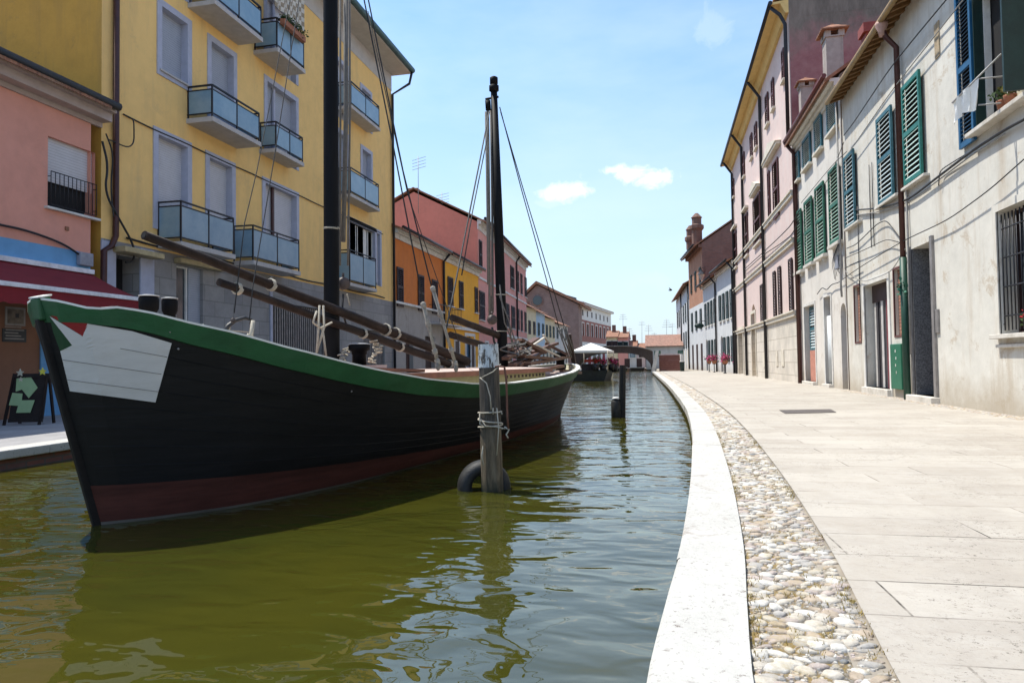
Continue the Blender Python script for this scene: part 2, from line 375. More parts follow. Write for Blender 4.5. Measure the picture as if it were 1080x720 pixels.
def glazed(parent,fr,rc,dp,fm,gm=None,bars=1):
    s0,s1,z0,z1=rc; w=MB(); t=.05
    w.box(fr,s0,s0+t,-dp,-dp+.05,z0,z1); w.box(fr,s1-t,s1,-dp,-dp+.05,z0,z1); w.box(fr,s0+t,s1-t,-dp,-dp+.05,z0,z0+t); w.box(fr,s0+t,s1-t,-dp,-dp+.05,z1-t,z1)
    for i in range(bars):
        c=s0+(s1-s0)*(i+1)/(bars+1); w.box(fr,c-.03,c+.03,-dp,-dp+.055,z0+t,z1-t)
    f=w.build('window',fm,parent); MB().box(fr,s0,s1,-dp-.02,-dp+.01,z0,z1).build('pane',gm or glassm,f); return f
def roller(parent,fr,rc,dp,m,drop=1.0,name='roller_blind'):
    s0,s1,z0,z1=rc; zb=z1-(z1-z0)*drop; return MB().box(fr,s0,s1,-dp,-dp+.03,zb,z1).build(name,m,parent)
def grille(parent,fr,rc,n,m,step=.12,r=.009,rails=3,name='grille'):
    s0,s1,z0,z1=rc; mb=MB(); k=max(2,round((s1-s0)/step))
    for i in range(k+1):
        s=s0+(s1-s0)*i/k; mb.tube([fr.P(s,n,z0),fr.P(s,n,z1)],r,6)
    for i in range(rails):
        z=z0+(z1-z0)*(i+.5)/rails if rails>2 else (z0 if i==0 else z1); mb.tube([fr.P(s0,n,z),fr.P(s1,n,z)],r*1.2,6)
    for s in (s0,s1):
        for z in (z0+.1,z1-.1): mb.tube([fr.P(s,n,z),fr.P(s,-.03,z)],r,6)
    return mb.build(name,m,parent)
def H(rc,d,arch=False): return (rc[0],rc[1],rc[2],rc[3],d,arch)
# ================================================================== LEFT BANK
LX=-11.9
fl=Fr((LX,0),(LX,10),+1)     # s == world y
def balcony(parent,back,ol,orr,pxbot,glass,fm,ncells=2,label=None,slabn=None):
    """pixel corners of the hand rail: where it meets the wall, outer near corner, outer far corner; pxbot = far lower slab corner"""
    s0,z=fl.uv(*back); p=fl.off(s0,z,ol[0]); s1,_=fl.uv(orr[0],orr[1],p); zb=fl.uv(pxbot[0],pxbot[1],p)[1]
    P=fl.P; mb=MB(); mb.box(fl,s0-.04,s1+.04,-.02,p+.05,zb,zb+.13); slab=mb.build('balcony',concrete,parent,bevel=.01)
    if label: slab['label']=label
    zt=zb+.13; g0=zt+.10; g1=z-.12
    r=MB()
    for pts in ([P(s0,0,z),P(s0,p,z)],[P(s0,p,z),P(s1,p,z)],[P(s1,p,z),P(s1,0,z)]): r.bar(pts[0],pts[1],.05,.035)
    for pts in ([P(s0,0,g1+.01),P(s0,p,g1+.01)],[P(s0,p,g1+.01),P(s1,p,g1+.01)],[P(s1,p,g1+.01),P(s1,0,g1+.01)],[P(s0,0,g0),P(s0,p,g0)],[P(s0,p,g0),P(s1,p,g0)],[P(s1,p,g0),P(s1,0,g0)]): r.bar(pts[0],pts[1],.028,.028)
    for i in range(ncells+1):
        s=s0+(s1-s0)*i/ncells; r.bar(P(s,p,zt-.05),P(s,p,z-.017),.035,.035)
    for s in (s0,s1): r.bar(P(s,.03,zt),P(s,.03,z-.017),.03,.03)
    r.build('railing',fm,slab)
    for i in range(ncells):
        a=s0+(s1-s0)*i/ncells+.03; b=s0+(s1-s0)*(i+1)/ncells-.03
        MB().box(fl,a,b,p-.008,p+.008,g0+.02,g1-.01).build('glass_panel',glass,slab)
    for s in (s0,s1): MB().box(fl,s-.008,s+.008,.06,p-.03,g0+.02,g1-.01).build('glass_panel',glass,slab)
    return slab,(s0,s1,zt,z,p)
# ---------------- pink house
t=thing('row_house','rose pink house with half lowered white roller blind, far left beside the tall yellow block','house',(LX,8,QZ))
w=fl.rect(50.6,144,100,229); E1=12.65
w=(w[0],w[1],4.40,5.83)
w0=(6.6,7.75,4.40,5.83); dr=(5.2,6.2,QZ,2.5)
wall=body(fl,t,rose,2.0,E1-.28,6.75,8,[H(w,.22),H(w0,.22),H(dr,.3)],bands=[(QZ-.1,brownst),(2.93,blue_st),(3.62,rose)],ridge=1.6)
def lp(z): return z
for q in (w,w0):
    roller(t,fl,(q[0],q[1],q[2],q[3]),.12,blindw,.62)
    panel(t,fl,q,-.16,blackness,'window',.04)
    sill(t,fl,q[0],q[1],q[2],trimwhite,.09,.05)
    grille(t,fl,(q[0]+.02,q[1]-.02,q[2]+.05,q[2]+.72),.06,darkmetal,.1,.008,2)
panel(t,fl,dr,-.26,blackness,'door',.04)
# blue painted corner pillar standing proud of the brown shopfront
MB().box(fl,11.15,12.37,.004,.05,QZ-.05,2.93).build('pilaster',blue_st,t,bevel=.01)
cornice(fl,t,2.0,E1-.02,6.90,plain('cornice_greige',(.44,.36,.33),.85,.15,4),((.08,.10,.05),(.18,.18,.30),(.36,.08,.42)))
gutter(fl,t,2.0,E1-.05,.5,6.83,darkmetal,.09); roof(fl,t,2.1,E1-.42,6.9,8,1.6,.55)
pipe(t,[fl.P(6,.05,3.86)]+[fl.P(6+i*.6,.05,3.84-.02*math.sin(i*1.9)) for i in range(1,9)]+[fl.P(11.6,.05,3.72),fl.P(12.0,.06,3.55)],cablem,.022,'cable')
jb=MB().box(fl,12.0,12.34,.0,.12,3.32,3.6); jb.build('junction_box',plain('box_grey',(.30,.31,.36),.6),t,bevel=.02)
MB().box(fl,11.72,11.80,.0,.03,4.0,4.08).build('vent',brownst,t)
# ---------------- tall yellow block
E2=29.45
Y=thing('apartment_building','tall yellow apartment block with frosted glass balconies behind the black boat','building',(LX,E1,QZ))
wins={'a':fl.rect(169.8,6,197.5,90),'b':fl.rect(222,43,246,104),'c':fl.rect(281,86,312,146),
 'd':fl.rect(165.8,141,197.5,247),'e':fl.rect(220,165,244.5,236),'f':fl.rect(279,190,312.5,256),
 'k':fl.rect(355,52,366,96),'l':fl.rect(381,72,390.5,104),'g':fl.rect(367,142,400,196),'h':fl.rect(368,232,395.5,281)}
z1=wins['b'][3]; F3b=wins['b'][2]
row3=[wins['a'],(wins['b'][0],wins['b'][1],z1-2.35,z1),(wins['c'][0],wins['c'][1],z1-2.35,z1),(wins['k'][0],wins['k'][1],z1-2.35,z1),(wins['l'][0],wins['l'][1],z1-1.4,z1)]
zd=wins['d'][3]
row2=[(wins[k][0],wins[k][1],zd-2.35,zd) for k in 'def']+[(wins['g'][0],wins['g'][1],zd-2.3,zd)]
print('Y rows',z1,zd,[tuple(round(x,2) for x in wins[k]) for k in wins])
row1=[(wins['h'][0],wins['h'][1],wins['h'][3]-2.2,wins['h'][3])]
door=fl.rect(120.7,268,146.4,316); door=(door[0],door[1],QZ,door[3])
shop=fl.rect(186,279,214,328); shop=(shop[0],shop[1],.9,shop[3])
gate=fl.rect(287,318,340,378); gate=(gate[0],gate[1],QZ,gate[3])
gate2=(22.6,24.0,QZ,2.7); gate3=(26.2,28.4,QZ,2.6)
top=[(r[0],r[1],z1+3.0-1.5,z1+3.0) for r in row3]
YT=14.55
holes=[H(r,.24) for r in row3+row2+row1]+[H(door,.5),H(shop,.25),H(gate,.3),H(gate2,.25),H(gate3,.3)]
up=[(a,b,10.7,12.9) for a,b,c,d in [row3[0],row3[1],row3[2],row3[3]]]+[(row3[4][0],row3[4][1],11.2,12.7)]
zst=fl.uv(158,262)[1]
holes=[h for h in holes]
blocks=bricks('grey_stone_blocks',(.34,.32,.30),(.26,.25,.25),(.19,.18,.17),.85,.42,.012)
body(fl,Y,yellow,E1,E2,YT,9,holes+[H(u,.2) for u in up if u[2]>z1+.3],bands=[(QZ-.1,blocks),(zst,yellow)],ridge=2,gm=yellow_shaded)
allw=row3+row2+row1+[u for u in up if u[2]>z1+.3]
for i,q in enumerate(allw):
    wide=q[1]-q[0]>1.7
    f=surround(Y,fl,q,lilac,.15,.03,base=(q[3]-q[2]<2),inn=-.22)
    if i in (8,9):    # glazed doors with white leaves
        glazed(Y,fl,q,.16,trimwhite,None,2); roller(Y,fl,(q[0]+.08,q[0]+(q[1]-q[0])*.62,q[2]+.02,q[3]-.02),.14,trimwhite,1,'blind')
    else:
        roller(Y,fl,(q[0]+.012,q[1]-.012,q[2],q[3]-.012),.2,blinds if i<5 else blindw,1.0)
        if wide: MB().box(fl,(q[0]*2+q[1])/3-.05,(q[0]*2+q[1])/3+.05,-.14,-.08,q[2],q[3]).build('mullion',brownpipe if q is row2[2] else lilac,Y)
    if q[3]-q[2]<2: sill(Y,fl,q[0],q[1],q[2],concrete,.08,.05)
for a in (((197.5,92.5),(223.8,90),(273,119),(272,154)),((274,130),(291,130),(318.8,146),(317.5,175)),
          ((356,87.5),(370,85.5),(399.5,110),(399,138)),((166,213.8),(190.8,212),(246,233),(244.5,273)),((246,238.8),(266.8,237),(315,256),(312.5,290)),
          ((357,177.5),(369.5,178),(399,194),(398.8,223)),((356,264),(368.8,268.8),(396,280),(396,308))):
    balcony(Y,a[0],a[1],a[2],a[3],balcglass,darkmetal,2)
b,info=balcony(Y,(199,-31),(226,-40),(275,6),(272,42),balcglass,darkmetal,2)
b2,info2=balcony(Y,(268,22),(292,19),(320,41),(318,76),balcglass,darkmetal,2,'balcony hung with plants and a checked cloth')
print('balc',info,info2)
# dark teal eaves gutter and soffit of the yellow block
MB().box(fl,E1+.0,E2+.1,0.0,.95,YT+.0,YT+.12).build('soffit',soffitgrey,Y)
MB().box(fl,E1,E2,.004,.02,YT-.75,YT).build('frieze',soffitgrey,Y)
mb=MB(); mb.tube([fl.P(E1-.1,1.0,YT+.16),fl.P(E2+.15,1.0,YT+.16)],.13,10); mb.build('gutter',tealpipe,Y)
roof(fl,Y,E1,E2,YT+.54,9,2,.9,None,.1)
pipe(Y,[fl.P(E1+.32,.09,YT),fl.P(E1+.32,.09,4.1),fl.P(E1+.2,.09,3.85),fl.P(E1-.02,.1,3.72),fl.P(E1-.04,.1,QZ)],brownpipe,.065)
pipe(Y,[fl.P(E2+.05,1.0,YT+.05),fl.P(E2-.02,.9,YT-.5),fl.P(E2-.1,.1,YT-.95),fl.P(E2-.1,.1,QZ)],darkmetal,.06)
pipe(Y,[fl.P(E1+.6,.03,6.95)]+[fl.P(E1+.6+i,.03,6.93-.015*math.sin(i*2.2)) for i in range(1,16)],cablem,.018,'cable')
pipe(Y,[fl.P(E1+.7,.04,zst+.12)]+[fl.P(E1+.7+i,.04,zst+.10-.03*math.sin(i*1.7)) for i in range(1,16)],cablem,.025,'cable')
pipe(Y,[fl.P(E1-.1,.12,6.1),fl.P(E1+.05,.14,5.6),fl.P(E1-.05,.13,5.0),fl.P(E1+.35,.14,4.5),fl.P(E1+.85,.12,3.95),fl.P(E1+.85,.1,3.6),fl.P(E1+.6,.1,3.55)],cablem,.024,'cable')
pipe(Y,[fl.P(E1+.0,.12,6.3),fl.P(E1+.2,.14,5.9),fl.P(E1+.12,.13,5.2),fl.P(E1+.2,.14,4.5)],cablem,.016,'cable')
pipe(Y,[fl.P(E1+.1,.1,6.2),fl.P(E1+.75,.18,6.15),fl.P(E1+.75,.18,6.8),fl.P(E1+.8,.1,6.9)],cablem,.015,'cable')
panel(Y,fl,door,-.45,blackness,'door',.04)
MB().box(fl,door[1],door[1]+.45,.003,.05,QZ,zst-.05).build('pilaster',lilac,Y,bevel=.01)
MB().box(fl,door[0]-.4,door[0],.003,.05,QZ,zst-.05).build('pilaster',lilac,Y,bevel=.01)
MB().box(fl,door[0]-.1,door[1]+.4,0,.38,door[3]+.03,door[3]+.16).build('door_canopy',plain('awning_box',(.45,.36,.2),.7),Y,bevel=.02)
MB().box(fl,shop[0]-.1,shop[1]+.7,0,.22,shop[3]+.03,shop[3]+.16).build('window_canopy',plain('awning_box',(.45,.36,.2),.7),Y,bevel=.02)
glazed(Y,fl,shop,.16,trimwhite,None,1); roller(Y,fl,(shop[0]+(shop[1]-shop[0])*.55,shop[1],shop[2],shop[3]),.12,blinds,1,'blind')
for g in (gate,gate2,gate3):
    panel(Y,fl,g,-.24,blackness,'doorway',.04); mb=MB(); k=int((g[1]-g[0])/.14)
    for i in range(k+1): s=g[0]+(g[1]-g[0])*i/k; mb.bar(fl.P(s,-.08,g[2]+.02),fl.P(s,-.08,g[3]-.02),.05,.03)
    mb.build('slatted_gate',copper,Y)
MB().box(fl,gate[0]-.15,gate[0]-.03,.003,.04,QZ,zst-.04).build('door_frame',lilac,Y)
# cloth and plants on the top far balcony
a0,a1,zb_,zr_,pp=info2
mb=MB(); nn=14
for i in range(nn):
    for j in range(8):
        s=lambda i:a1-1.9+1.7*i/nn
        P=lambda i,j:fl.P(s(i),pp+.12+.03*math.sin(i*1.9),zr_+1.35-1.15*j/8-.02*math.sin(i*1.3))
        mb.mi=(i+j)%2; mb.quad(P(i,j),P(i+1,j),P(i+1,j+1),P(i,j+1))
tag(mb.build('cloth',[plain('cloth_pale',(.6,.55,.47),.9),plain('cloth_tan',(.30,.24,.17),.9)]),'checked cloth hanging over the highest planted balcony of the yellow block','cloth')
leafm=plain('leaf_green',(.05,.09,.025),.7,.5,20); 
def leafclump(c,r,n,sz=.05,m=None,sq=(1,1,1)):
    mb=MB()
    for i in range(n):
        p=Vector(c)+Vector((random.gauss(0,r*.45)*sq[0],random.gauss(0,r*.45)*sq[1],random.gauss(0,r*.4)*sq[2])); d=Vector((random.uniform(-1,1),random.uniform(-1,1),random.uniform(-.6,1))).normalized()
        e=d.cross(Vector((random.uniform(-1,1),random.uniform(-1,1),random.uniform(-1,1)))).normalized(); k=sz*random.uniform(.6,1.4)
        mb.quad(p,p+d*k*.5+e*k*.3,p+d*k,p+d*k*.5-e*k*.3)
    return mb
pt=thing('planter','flower box of dark leafy plants on the highest far balcony rail of the yellow block','plant',fl.P((a0+a1)/2,pp,zr_-.1))
MB().box(fl,a0+.1,a1-.2,pp+.04,pp+.2,zr_-.16,zr_+.02).build('box',plain('terracotta',(.35,.14,.08),.8),pt,bevel=.01)
mb=MB()
for k in range(9):
    q=leafclump(fl.P(a0+.2+(a1-a0-.5)*k/8,pp+.12,zr_+.08),.17,60,.07); mb.add(q.v,q.f)
mb.build('foliage',leafm,pt)
# ---------------- red awning of the pink house
aw=thing('awning','dark red fabric shop awning with a white front bar on the pink house','awning',fl.P(9,0,2.6))
redc=plain('red_canvas',(.20,.012,.018),.8,.15,4,.002)
A0,A1=6.2,12.55; zb0,zf0,pf=3.14,2.66,0.0
Xf=-10.62; pf=Xf-LX; zf0=onx(150,315.6,Xf)[2]; A1=onx(150,315.6,Xf)[1]; zb0=fl.uv(104,290)[1]
mb=MB(); P=fl.P
for i in range(12):
    a=A0+(A1-A0)*i/12; b=A0+(A1-A0)*(i+1)/12
    for j in range(6):
        f0,f1=j/6,(j+1)/6; g=lambda f:zb0+(zf0-zb0)*f-.03*math.sin(math.pi*f)
        mb.hexa([P(a,pf*f0,g(f0)-.012),P(b,pf*f0,g(f0)-.012),P(b,pf*f1,g(f1)-.012),P(a,pf*f1,g(f1)-.012),P(a,pf*f0,g(f0)),P(b,pf*f0,g(f0)),P(b,pf*f1,g(f1)),P(a,pf*f1,g(f1))])
mb.build('canvas',redc,aw)
mb=MB(); n=60
for i in range(n):
    a=A0+(A1-A0)*i/n; b=A0+(A1-A0)*(i+1)/n; q=lambda s:zf0-.30-.035*abs(math.sin((s-A0)*math.pi/.28))
    mb.hexa([P(a,pf-.01,q(a)),P(b,pf-.01,q(b)),P(b,pf,q(b)),P(a,pf,q(a)),P(a,pf-.01,zf0),P(b,pf-.01,zf0),P(b,pf,zf0),P(a,pf,zf0)])
mb.build('valance',redc,aw)
MB().box(fl,A0-.03,A1+.03,pf-.03,pf+.035,zf0-.045,zf0+.035).build('front_bar',plain('white_alu',(.75,.75,.78),.4),aw,bevel=.006)
MB().box(fl,A0,A1,.0,.1,zb0-.02,zb0+.08).build('wall_bar',plain('white_alu',(.7,.7,.7),.4),aw,bevel=.006)
for s in (A0+.3,A1-.3): MB().bar(P(s,.06,zb0-.28),P(s,pf-.05,zf0-.02),.04).build('arm',plain('white_alu',(.7,.7,.7),.4),aw)
# posters on the brown shop wall
def poster(px0,py0,px1,py1,label,dark):
    a=fl.rect(px0,py0,px1,py1); a=(a[0],a[1],a[2],a[3]); o=thing('poster',label,'poster',P((a[0]+a[1])/2,.01,a[2]))
    MB().box(fl,a[0],a[1],.003,.018,a[2],a[3]).build('frame' if not dark else 'sheet',plain('poster_frame',(.30,.27,.24),.7) if not dark else plain('poster_dark',(.06,.055,.05),.6,.5,9),o)
    if not dark:
        MB().box(fl,a[0]+.04,a[1]-.04,.018,.021,a[2]+.04,a[3]-.04).build('picture',plain('poster_pic',(.19,.15,.11),.6,.6,7),o)
        MB().box(fl,a[0]+.2,a[0]+.27,.021,.023,a[2]+.15,a[3]-.12).build('motif',plain('poster_dark',(.05,.05,.05),.6),o)
    else:
        mb=MB()
        for k in range(5):
            z=a[2]+.05+k*.055; mb.box(fl,a[0]+.04+.02*(k%2),a[1]-.05-.06*(k%3),.018,.0205,z,z+.022)
        mb.build('print',plain('poster_frame',(.30,.27,.24),.7),o)
poster(5,323,26,344,'small framed picture on the brown wall under the red awning, upper of two','')
poster(2,346,27,361,'dark poster sheet below the framed picture under the red awning',True)
# A-board with green notes
ab=thing('pavement_board','dark wooden A-frame menu board with pale green notes and a yellow star, on the left quay','sign',onz(28,448,QZ))
c=onz(28,448,QZ); ex=Vector((RR.x,RR.y,0)).normalized(); ey=Vector((-ex.y,ex.x,0)); sc_=12.6/720*1.0
dist=(Vector(c)-CAM).dot(fw)/720
bw=.5*42*dist; bh=50*dist
def bp2(u,v,n=0): return Vector(c)+ex*(u*dist)+Vector((0,0,v*dist))+ey*(n)   # u,v in photo pixels from the foot centre
wd=woodmat('board_dark',(.018,.012,.011))
mb=MB()
for sgn,off in ((1,0.),(1,.35)):
    for (u0,u1) in ((-22,-16),(15,20)):
        mb.bar(bp2(u0-1,0,off*1.0 if off else -.02),bp2(u1-3 if u0<0 else u0+1,54,.17 if off else .13),.04,.03)
mb.build('legs',wd,ab)
def bq(u0,v0,u1,v1,th=.02,n=0.0): 
    f=lambda v:(-.02+.15*v/54)+n
    return [bp2(u0,v0,f(v0)),bp2(u1,v0,f(v0)),bp2(u1,v0,f(v0)+th),bp2(u0,v0,f(v0)+th),bp2(u0,v1,f(v1)),bp2(u1,v1,f(v1)),bp2(u1,v1,f(v1)+th),bp2(u0,v1,f(v1)+th)]
MB().hexa(bq(-19,7,17,52,.02,.004)).build('board',wd,ab)
MB().hexa(bq(-20,50,19,54,.05,-.02)).build('top_rail',wd,ab)
MB().hexa(bq(-19,3,17,7,.03,-.01)).build('bottom_rail',wd,ab)
gp=plain('note_green',(.30,.42,.22),.85,.1)
for k,pts in enumerate([[(-16,49),(-7,50),(-7,38),(-15,35)],[(-9,48),(-2,52),(8,39),(0,28),(-10,39)],[(-18,34),(-7,33),(-7,20),(-20,21)],[(-9,26),(7,26),(4,13),(-11,13)]]):
    f=lambda v:(-.02+.15*v/54); MB().prism([bp2(u,v,f(v)-.004-.004*k) for u,v in pts],-ey*.003).build('paper_note',gp,ab)
def star(u,v,r,m):
    pts=[]
    for i in range(10):
        a=math.pi*i/5+.3; rr=r if i%2==0 else r*.45; pts.append(bp2(u+rr*math.cos(a),v+rr*math.sin(a),.11))
    return MB().prism(pts,-ey*.012).build('star',m,ab)
star(12,56,4.5,plain('star_yellow',(.65,.6,.08),.7)); star(-12,55,4.5,plain('star_pale',(.55,.52,.40),.7)); star(-11,48,3,plain('star_pale',(.55,.52,.40),.7))
# ---------------- orange and amber low houses
fO=fl
def simplewin(t,fr,px,m,bars=None,name='shutter',closed=True,sillm=None,hts=None):
    q=fr.rect(*px)
    if hts: q=(q[0],q[1],hts[0],hts[1])
    louvre(t,fr,q,m,.02,.05,.09,name)
    if sillm: sill(t,fr,q[0],q[1],q[2],sillm,.12,.06)
    return q
EO,EA,EP=29.47,36.95,44.7
t=thing('row_house','low orange house with dark shutters and grey stone ground floor beside the yellow block','house',(LX,EO,QZ))
dq=(31.0,32.0,QZ,2.5); dq2=(33.8,35.3,QZ,2.6)
zs_=fl.uv(418,319)[1]
body(fl,t,orange,EO,EA,7.1,8,[H(dq,.25),H(dq2,.25)],bands=[(QZ-.1,greyst),(zs_,orange)],ridge=1.5)
for px in ((417.8,281,424.6,318),(440.2,289,446.6,323),(455,294,461,329)): simplewin(t,fl,px,shbrd,sillm=None,hts=(fl.uv(417.8,281)[1]-1.85,fl.uv(417.8,281)[1]))
for q in (dq,dq2): panel(t,fl,q,-.2,shbrd,'door',.05)
MB().box(fl,EO,EA,.003,.14,zs_-.05,zs_+.06).build('ledge',trimwhite,t,bevel=.01)
cornice(fl,t,EO,EA,7.55,trimwhite,((0,.22,.08),(.22,.16,.26),(.38,.08,.42))); gutter(fl,t,EO,EA,.52,7.45,darkmetal,.08); roof(fl,t,EO,EA,7.5,8,1.7,.55)
pipe(t,[fl.P(EA-.1,.5,7.4),fl.P(EA-.15,.1,6.9),fl.P(EA-.15,.1,QZ)],darkmetal,.07)
mb=MB(); mb.box(fl,32.2,33.2,.3-3,.3-2,7.6,8.9); mb.build('chimney',bricks('brick_red',(.30,.10,.06),(.22,.08,.05),(.3,.25,.2)),t,bevel=.02)
# iron balcony at the join
t2=t; s0,z0=fl.uv(453,340); s1,_=fl.uv(477,341)
mb=MB().box(fl,s0,s1,0,.6,z0-.08,z0); sl=mb.build('balcony',concrete,t)
mb=MB()
for i in range(15): s=s0+(s1-s0)*i/14; mb.tube([fl.P(s,.58,z0),fl.P(s,.58,z0+.95)],.012,5)
mb.bar(fl.P(s0,.58,z0+.95),fl.P(s1,.58,z0+.95),.04); mb.bar(fl.P(s0,.58,z0+.12),fl.P(s1,.58,z0+.12),.03); mb.bar(fl.P(s0,0,z0+.95),fl.P(s0,.58,z0+.95),.03); mb.bar(fl.P(s1,0,z0+.95),fl.P(s1,.58,z0+.95),.03)
mb.build('railing',darkmetal,sl)
t=thing('row_house','low amber yellow house with brown shutters and a blue arched door','house',(LX,EA,QZ))
bd=fl.rect(491,354,500,378); bd=(bd[0],bd[1],QZ,bd[3])
body(fl,t,amber,EA,EP,7.1,8,[H(bd,.2,True)],ridge=1.5)
for px in ((471.7,300,477.5,331),(483.7,304,488.3,333),(500.3,311,503.7,337)): simplewin(t,fl,px,shbrd,hts=(4.5,6.2),sillm=trimwhite)
panel(t,fl,bd,-.15,plain('door_blue',(.12,.22,.35),.6),'door',.05); surround(t,fl,bd,trimwhite,.2,.05,'door_frame',False)
MB().box(fl,EA,EP,.003,.12,3.2,3.4).build('ledge',trimwhite,t,bevel=.01)
cornice(fl,t,EA,EP,7.55,trimwhite,((0,.22,.08),(.22,.16,.26),(.38,.08,.42))); gutter(fl,t,EA,EP-.1,.52,7.45,darkmetal,.08); roof(fl,t,EA,EP-.15,7.5,8,1.7,.55)
for s,z in ((39,2.2),(42.6,2.2)): q=(s,s+.9,QZ,z+.3); surround(t,fl,q,trimwhite,.12,.05,'door_frame',False); panel(t,fl,q,.02,shbrd,'door')
# ---------------- salmon tall house
fs=Fr((LX,EP),(-12.9,67),+1)
SL=fs.L
t=thing('town_house','tall salmon pink house with white cornice and dark brown shutters beyond the black aft mast','house',(LX,EP,QZ))
body(fs,t,salmon2,0,SL,10.75,9,[],ridge=2.3,gm=salmon)
cornice(fs,t,-.05,SL,11.0,trimwhite,((-.2,.35,.06),(.15,.2,.25),(.35,.1,.45))); gutter(fs,t,-.1,SL,.55,10.95,darkmetal,.1); roof(fs,t,0,SL,10.95,9,2.3,.6)
for px in ((504.7,250.4,508,279),(514,256.5,516.5,284),(537.8,277,542,300.4),(544.5,282,547,303),(548.6,286,550.6,306),(553,290,555.2,308.6)): simplewin(t,fs,px,shbrd,hts=(7.6,9.6),sillm=trimwhite)
for px in ((505,306,511,339),(515,311,519,341),(533,318,537,344),(539,323,543,347),(544.7,326,547.5,350),(549,328,551,350),(553,331,555,352)): simplewin(t,fs,px,shbrd,hts=(4.1,6.1),sillm=trimwhite)
for k in range(6): q=(2+k*3.4,3+k*3.4,QZ,2.6); surround(t,fs,q,trimwhite,.12,.05,'door_frame',False); panel(t,fs,q,.02,shbrd,'door')
MB().box(fs,0,SL,.003,.08,6.9,7.05).build('string_course',trimwhite,t); MB().box(fs,0,SL,.003,.1,3.3,3.5).build('string_course',trimwhite,t)
s_,_=fs.uv(544,300)
pipe(t,[fs.P(s_,.5,10.9),fs.P(s_,.1,10.3),fs.P(s_,.1,QZ)],darkmetal,.08)
brk=bricks('brick_red',(.30,.10,.06),(.22,.08,.05),(.3,.25,.2))
for s,n_,h in ((2.0,-5.5,1.8),(14,-2.4,1.3)): mb=MB().box(fs,s,s+.7,n_,n_+.6,11.6,13.0+h*.4); mb.box(fs,s-.08,s+.78,n_-.08,n_+.68,13+h*.4,13.12+h*.4); mb.build('chimney',brk,t)
# ---------------- row of small far houses
defs=[(67.1,71.5,6.9,creamy,'small cream house with yellow awning next to the salmon house, far left bank',shbrd),
      (71.5,76,6.7,paleblue,'small pale blue house in the far left row',shdark),
      (76,82,6.4,creamy,'small warm cream house right of the pale blue one, far left bank',shdark),
      (82,91,6.0,palest,'small grey white house at the far end of the left row',shdark)]
ff=Fr((-12.9,67.1),(-11.9,92),+1)
for i,(a,b_,zt,m,lab,shm) in enumerate(defs):
    a-=67.1;b_-=67.1; t=thing('row_house',lab,'house',ff.P(a,0,QZ),'small houses of the far left row')
    body(ff,t,m,a,b_-.03,zt-.2,7,[],ridge=1.6); roof(ff,t,a,b_-.03,zt-.1,7,1.6,.4,None,.12,so=.0)
    k=2 if b_-a<5 else 3
    for j in range(k):
        s=a+(b_-a)*(j+.5)/k
        louvre(t,ff,(s-.45,s+.45,4.0,5.4),shm,.02,.05,.12,'shutter'); q=(s-.5,s+.5,QZ,2.6)
        surround(t,ff,q,trimwhite,.1,.04,'door_frame',False); panel(t,ff,q,.02,shm,'door')
    mb=MB().box(ff,a+.8,a+1.4,-2.5,-1.9,zt+.4,zt+1.7); mb.build('chimney',brk,t)
# ---------------- brick church-like gable and brick palace
def flat(px,py,y): return ony(px,py,y)
t=thing('brick_hall','big dull brown brick gable with a round window behind the far left houses','building',flat(570,380,97))
gx=[flat(545,322,97),flat(566,300.5,97),flat(610,321,97)]
brown=bricks('brick_brown',(.27,.16,.13),(.20,.12,.10),(.28,.22,.2)); mb=MB()
base=[Vector((gx[0].x,97,QZ)),Vector((gx[2].x,97,QZ))]
rw=(flat(567,317,97),1.0)
mb.prism([base[0],gx[0],gx[1],gx[2],base[1]],(0,-.0-0,0) if False else (0,30,0)); mb.build('wall',brown,t)
mb=MB(); mb.prism([gx[0]+Vector((-.6,0,-.2)),gx[1]+Vector((0,0,.15)),gx[1]+Vector((0,0,.55)),gx[0]+Vector((-.6,0,.2))],(0,31,0)); mb.prism([gx[1]+Vector((0,0,.15)),gx[2]+Vector((.8,0,-.25)),gx[2]+Vector((.8,0,.15)),gx[1]+Vector((0,0,.55))],(0,31,0))
for i in range(len(mb.v)): mb.v[i].y-=.5
mb.build('roof',tiles(),t)
mb=MB(); c=rw[0]; mb.lathe(Vector((c.x,97.02,c.z)),[(.8,0),(.8,.2),(.7,.22)],20,axis=(0,-1,0)); mb.build('window_frame',brown,t)
mb=MB(); mb.lathe(Vector((c.x,96.8,c.z)),[(.7,0),(.65,.03)],20,axis=(0,-1,0)); mb.build('round_window',glassm,t)
mb=MB().hexa([flat(594,318,100)+Vector((0,0,-2)),flat(608,318,100)+Vector((0,0,-2)),flat(608,318,104)+Vector((0,0,-2)),flat(594,318,104)+Vector((0,0,-2)),flat(594,310,100),flat(608,314,100),flat(608,314,104),flat(594,310,104)]); mb.build('skylight',plain('slate_teal',(.05,.10,.13),.5),t)
cpt=flat(612,357,100); fb=Fr((cpt.x,100),(cpt.x+2.9,124),+1)
t=thing('brick_palace','long red brick palace with pale upper storey and arched windows, left of the bridge','building',(cpt.x,100,QZ))
palb=bricks('brick_palace_red',(.36,.11,.075),(.28,.09,.065),(.3,.2,.17),.28,.09)
zt=9.6; mb=MB(); LB=fb.L
wz=7.6
hh=[H((1.2+i*(LB-2)/7,1.2+i*(LB-2)/7+1.3,5.0,6.9),.2,True) for i in range(7)]
def body2(fr,t,s1,dep,zt,bands,holes):
    body(fr,t,bands[0][1],0,s1,zt,dep,holes,bands=bands)
body2(fb,t,LB,12,zt,[(QZ-.1,trimwhite),(4.1,palb),(7.4,trimwhite)],hh)
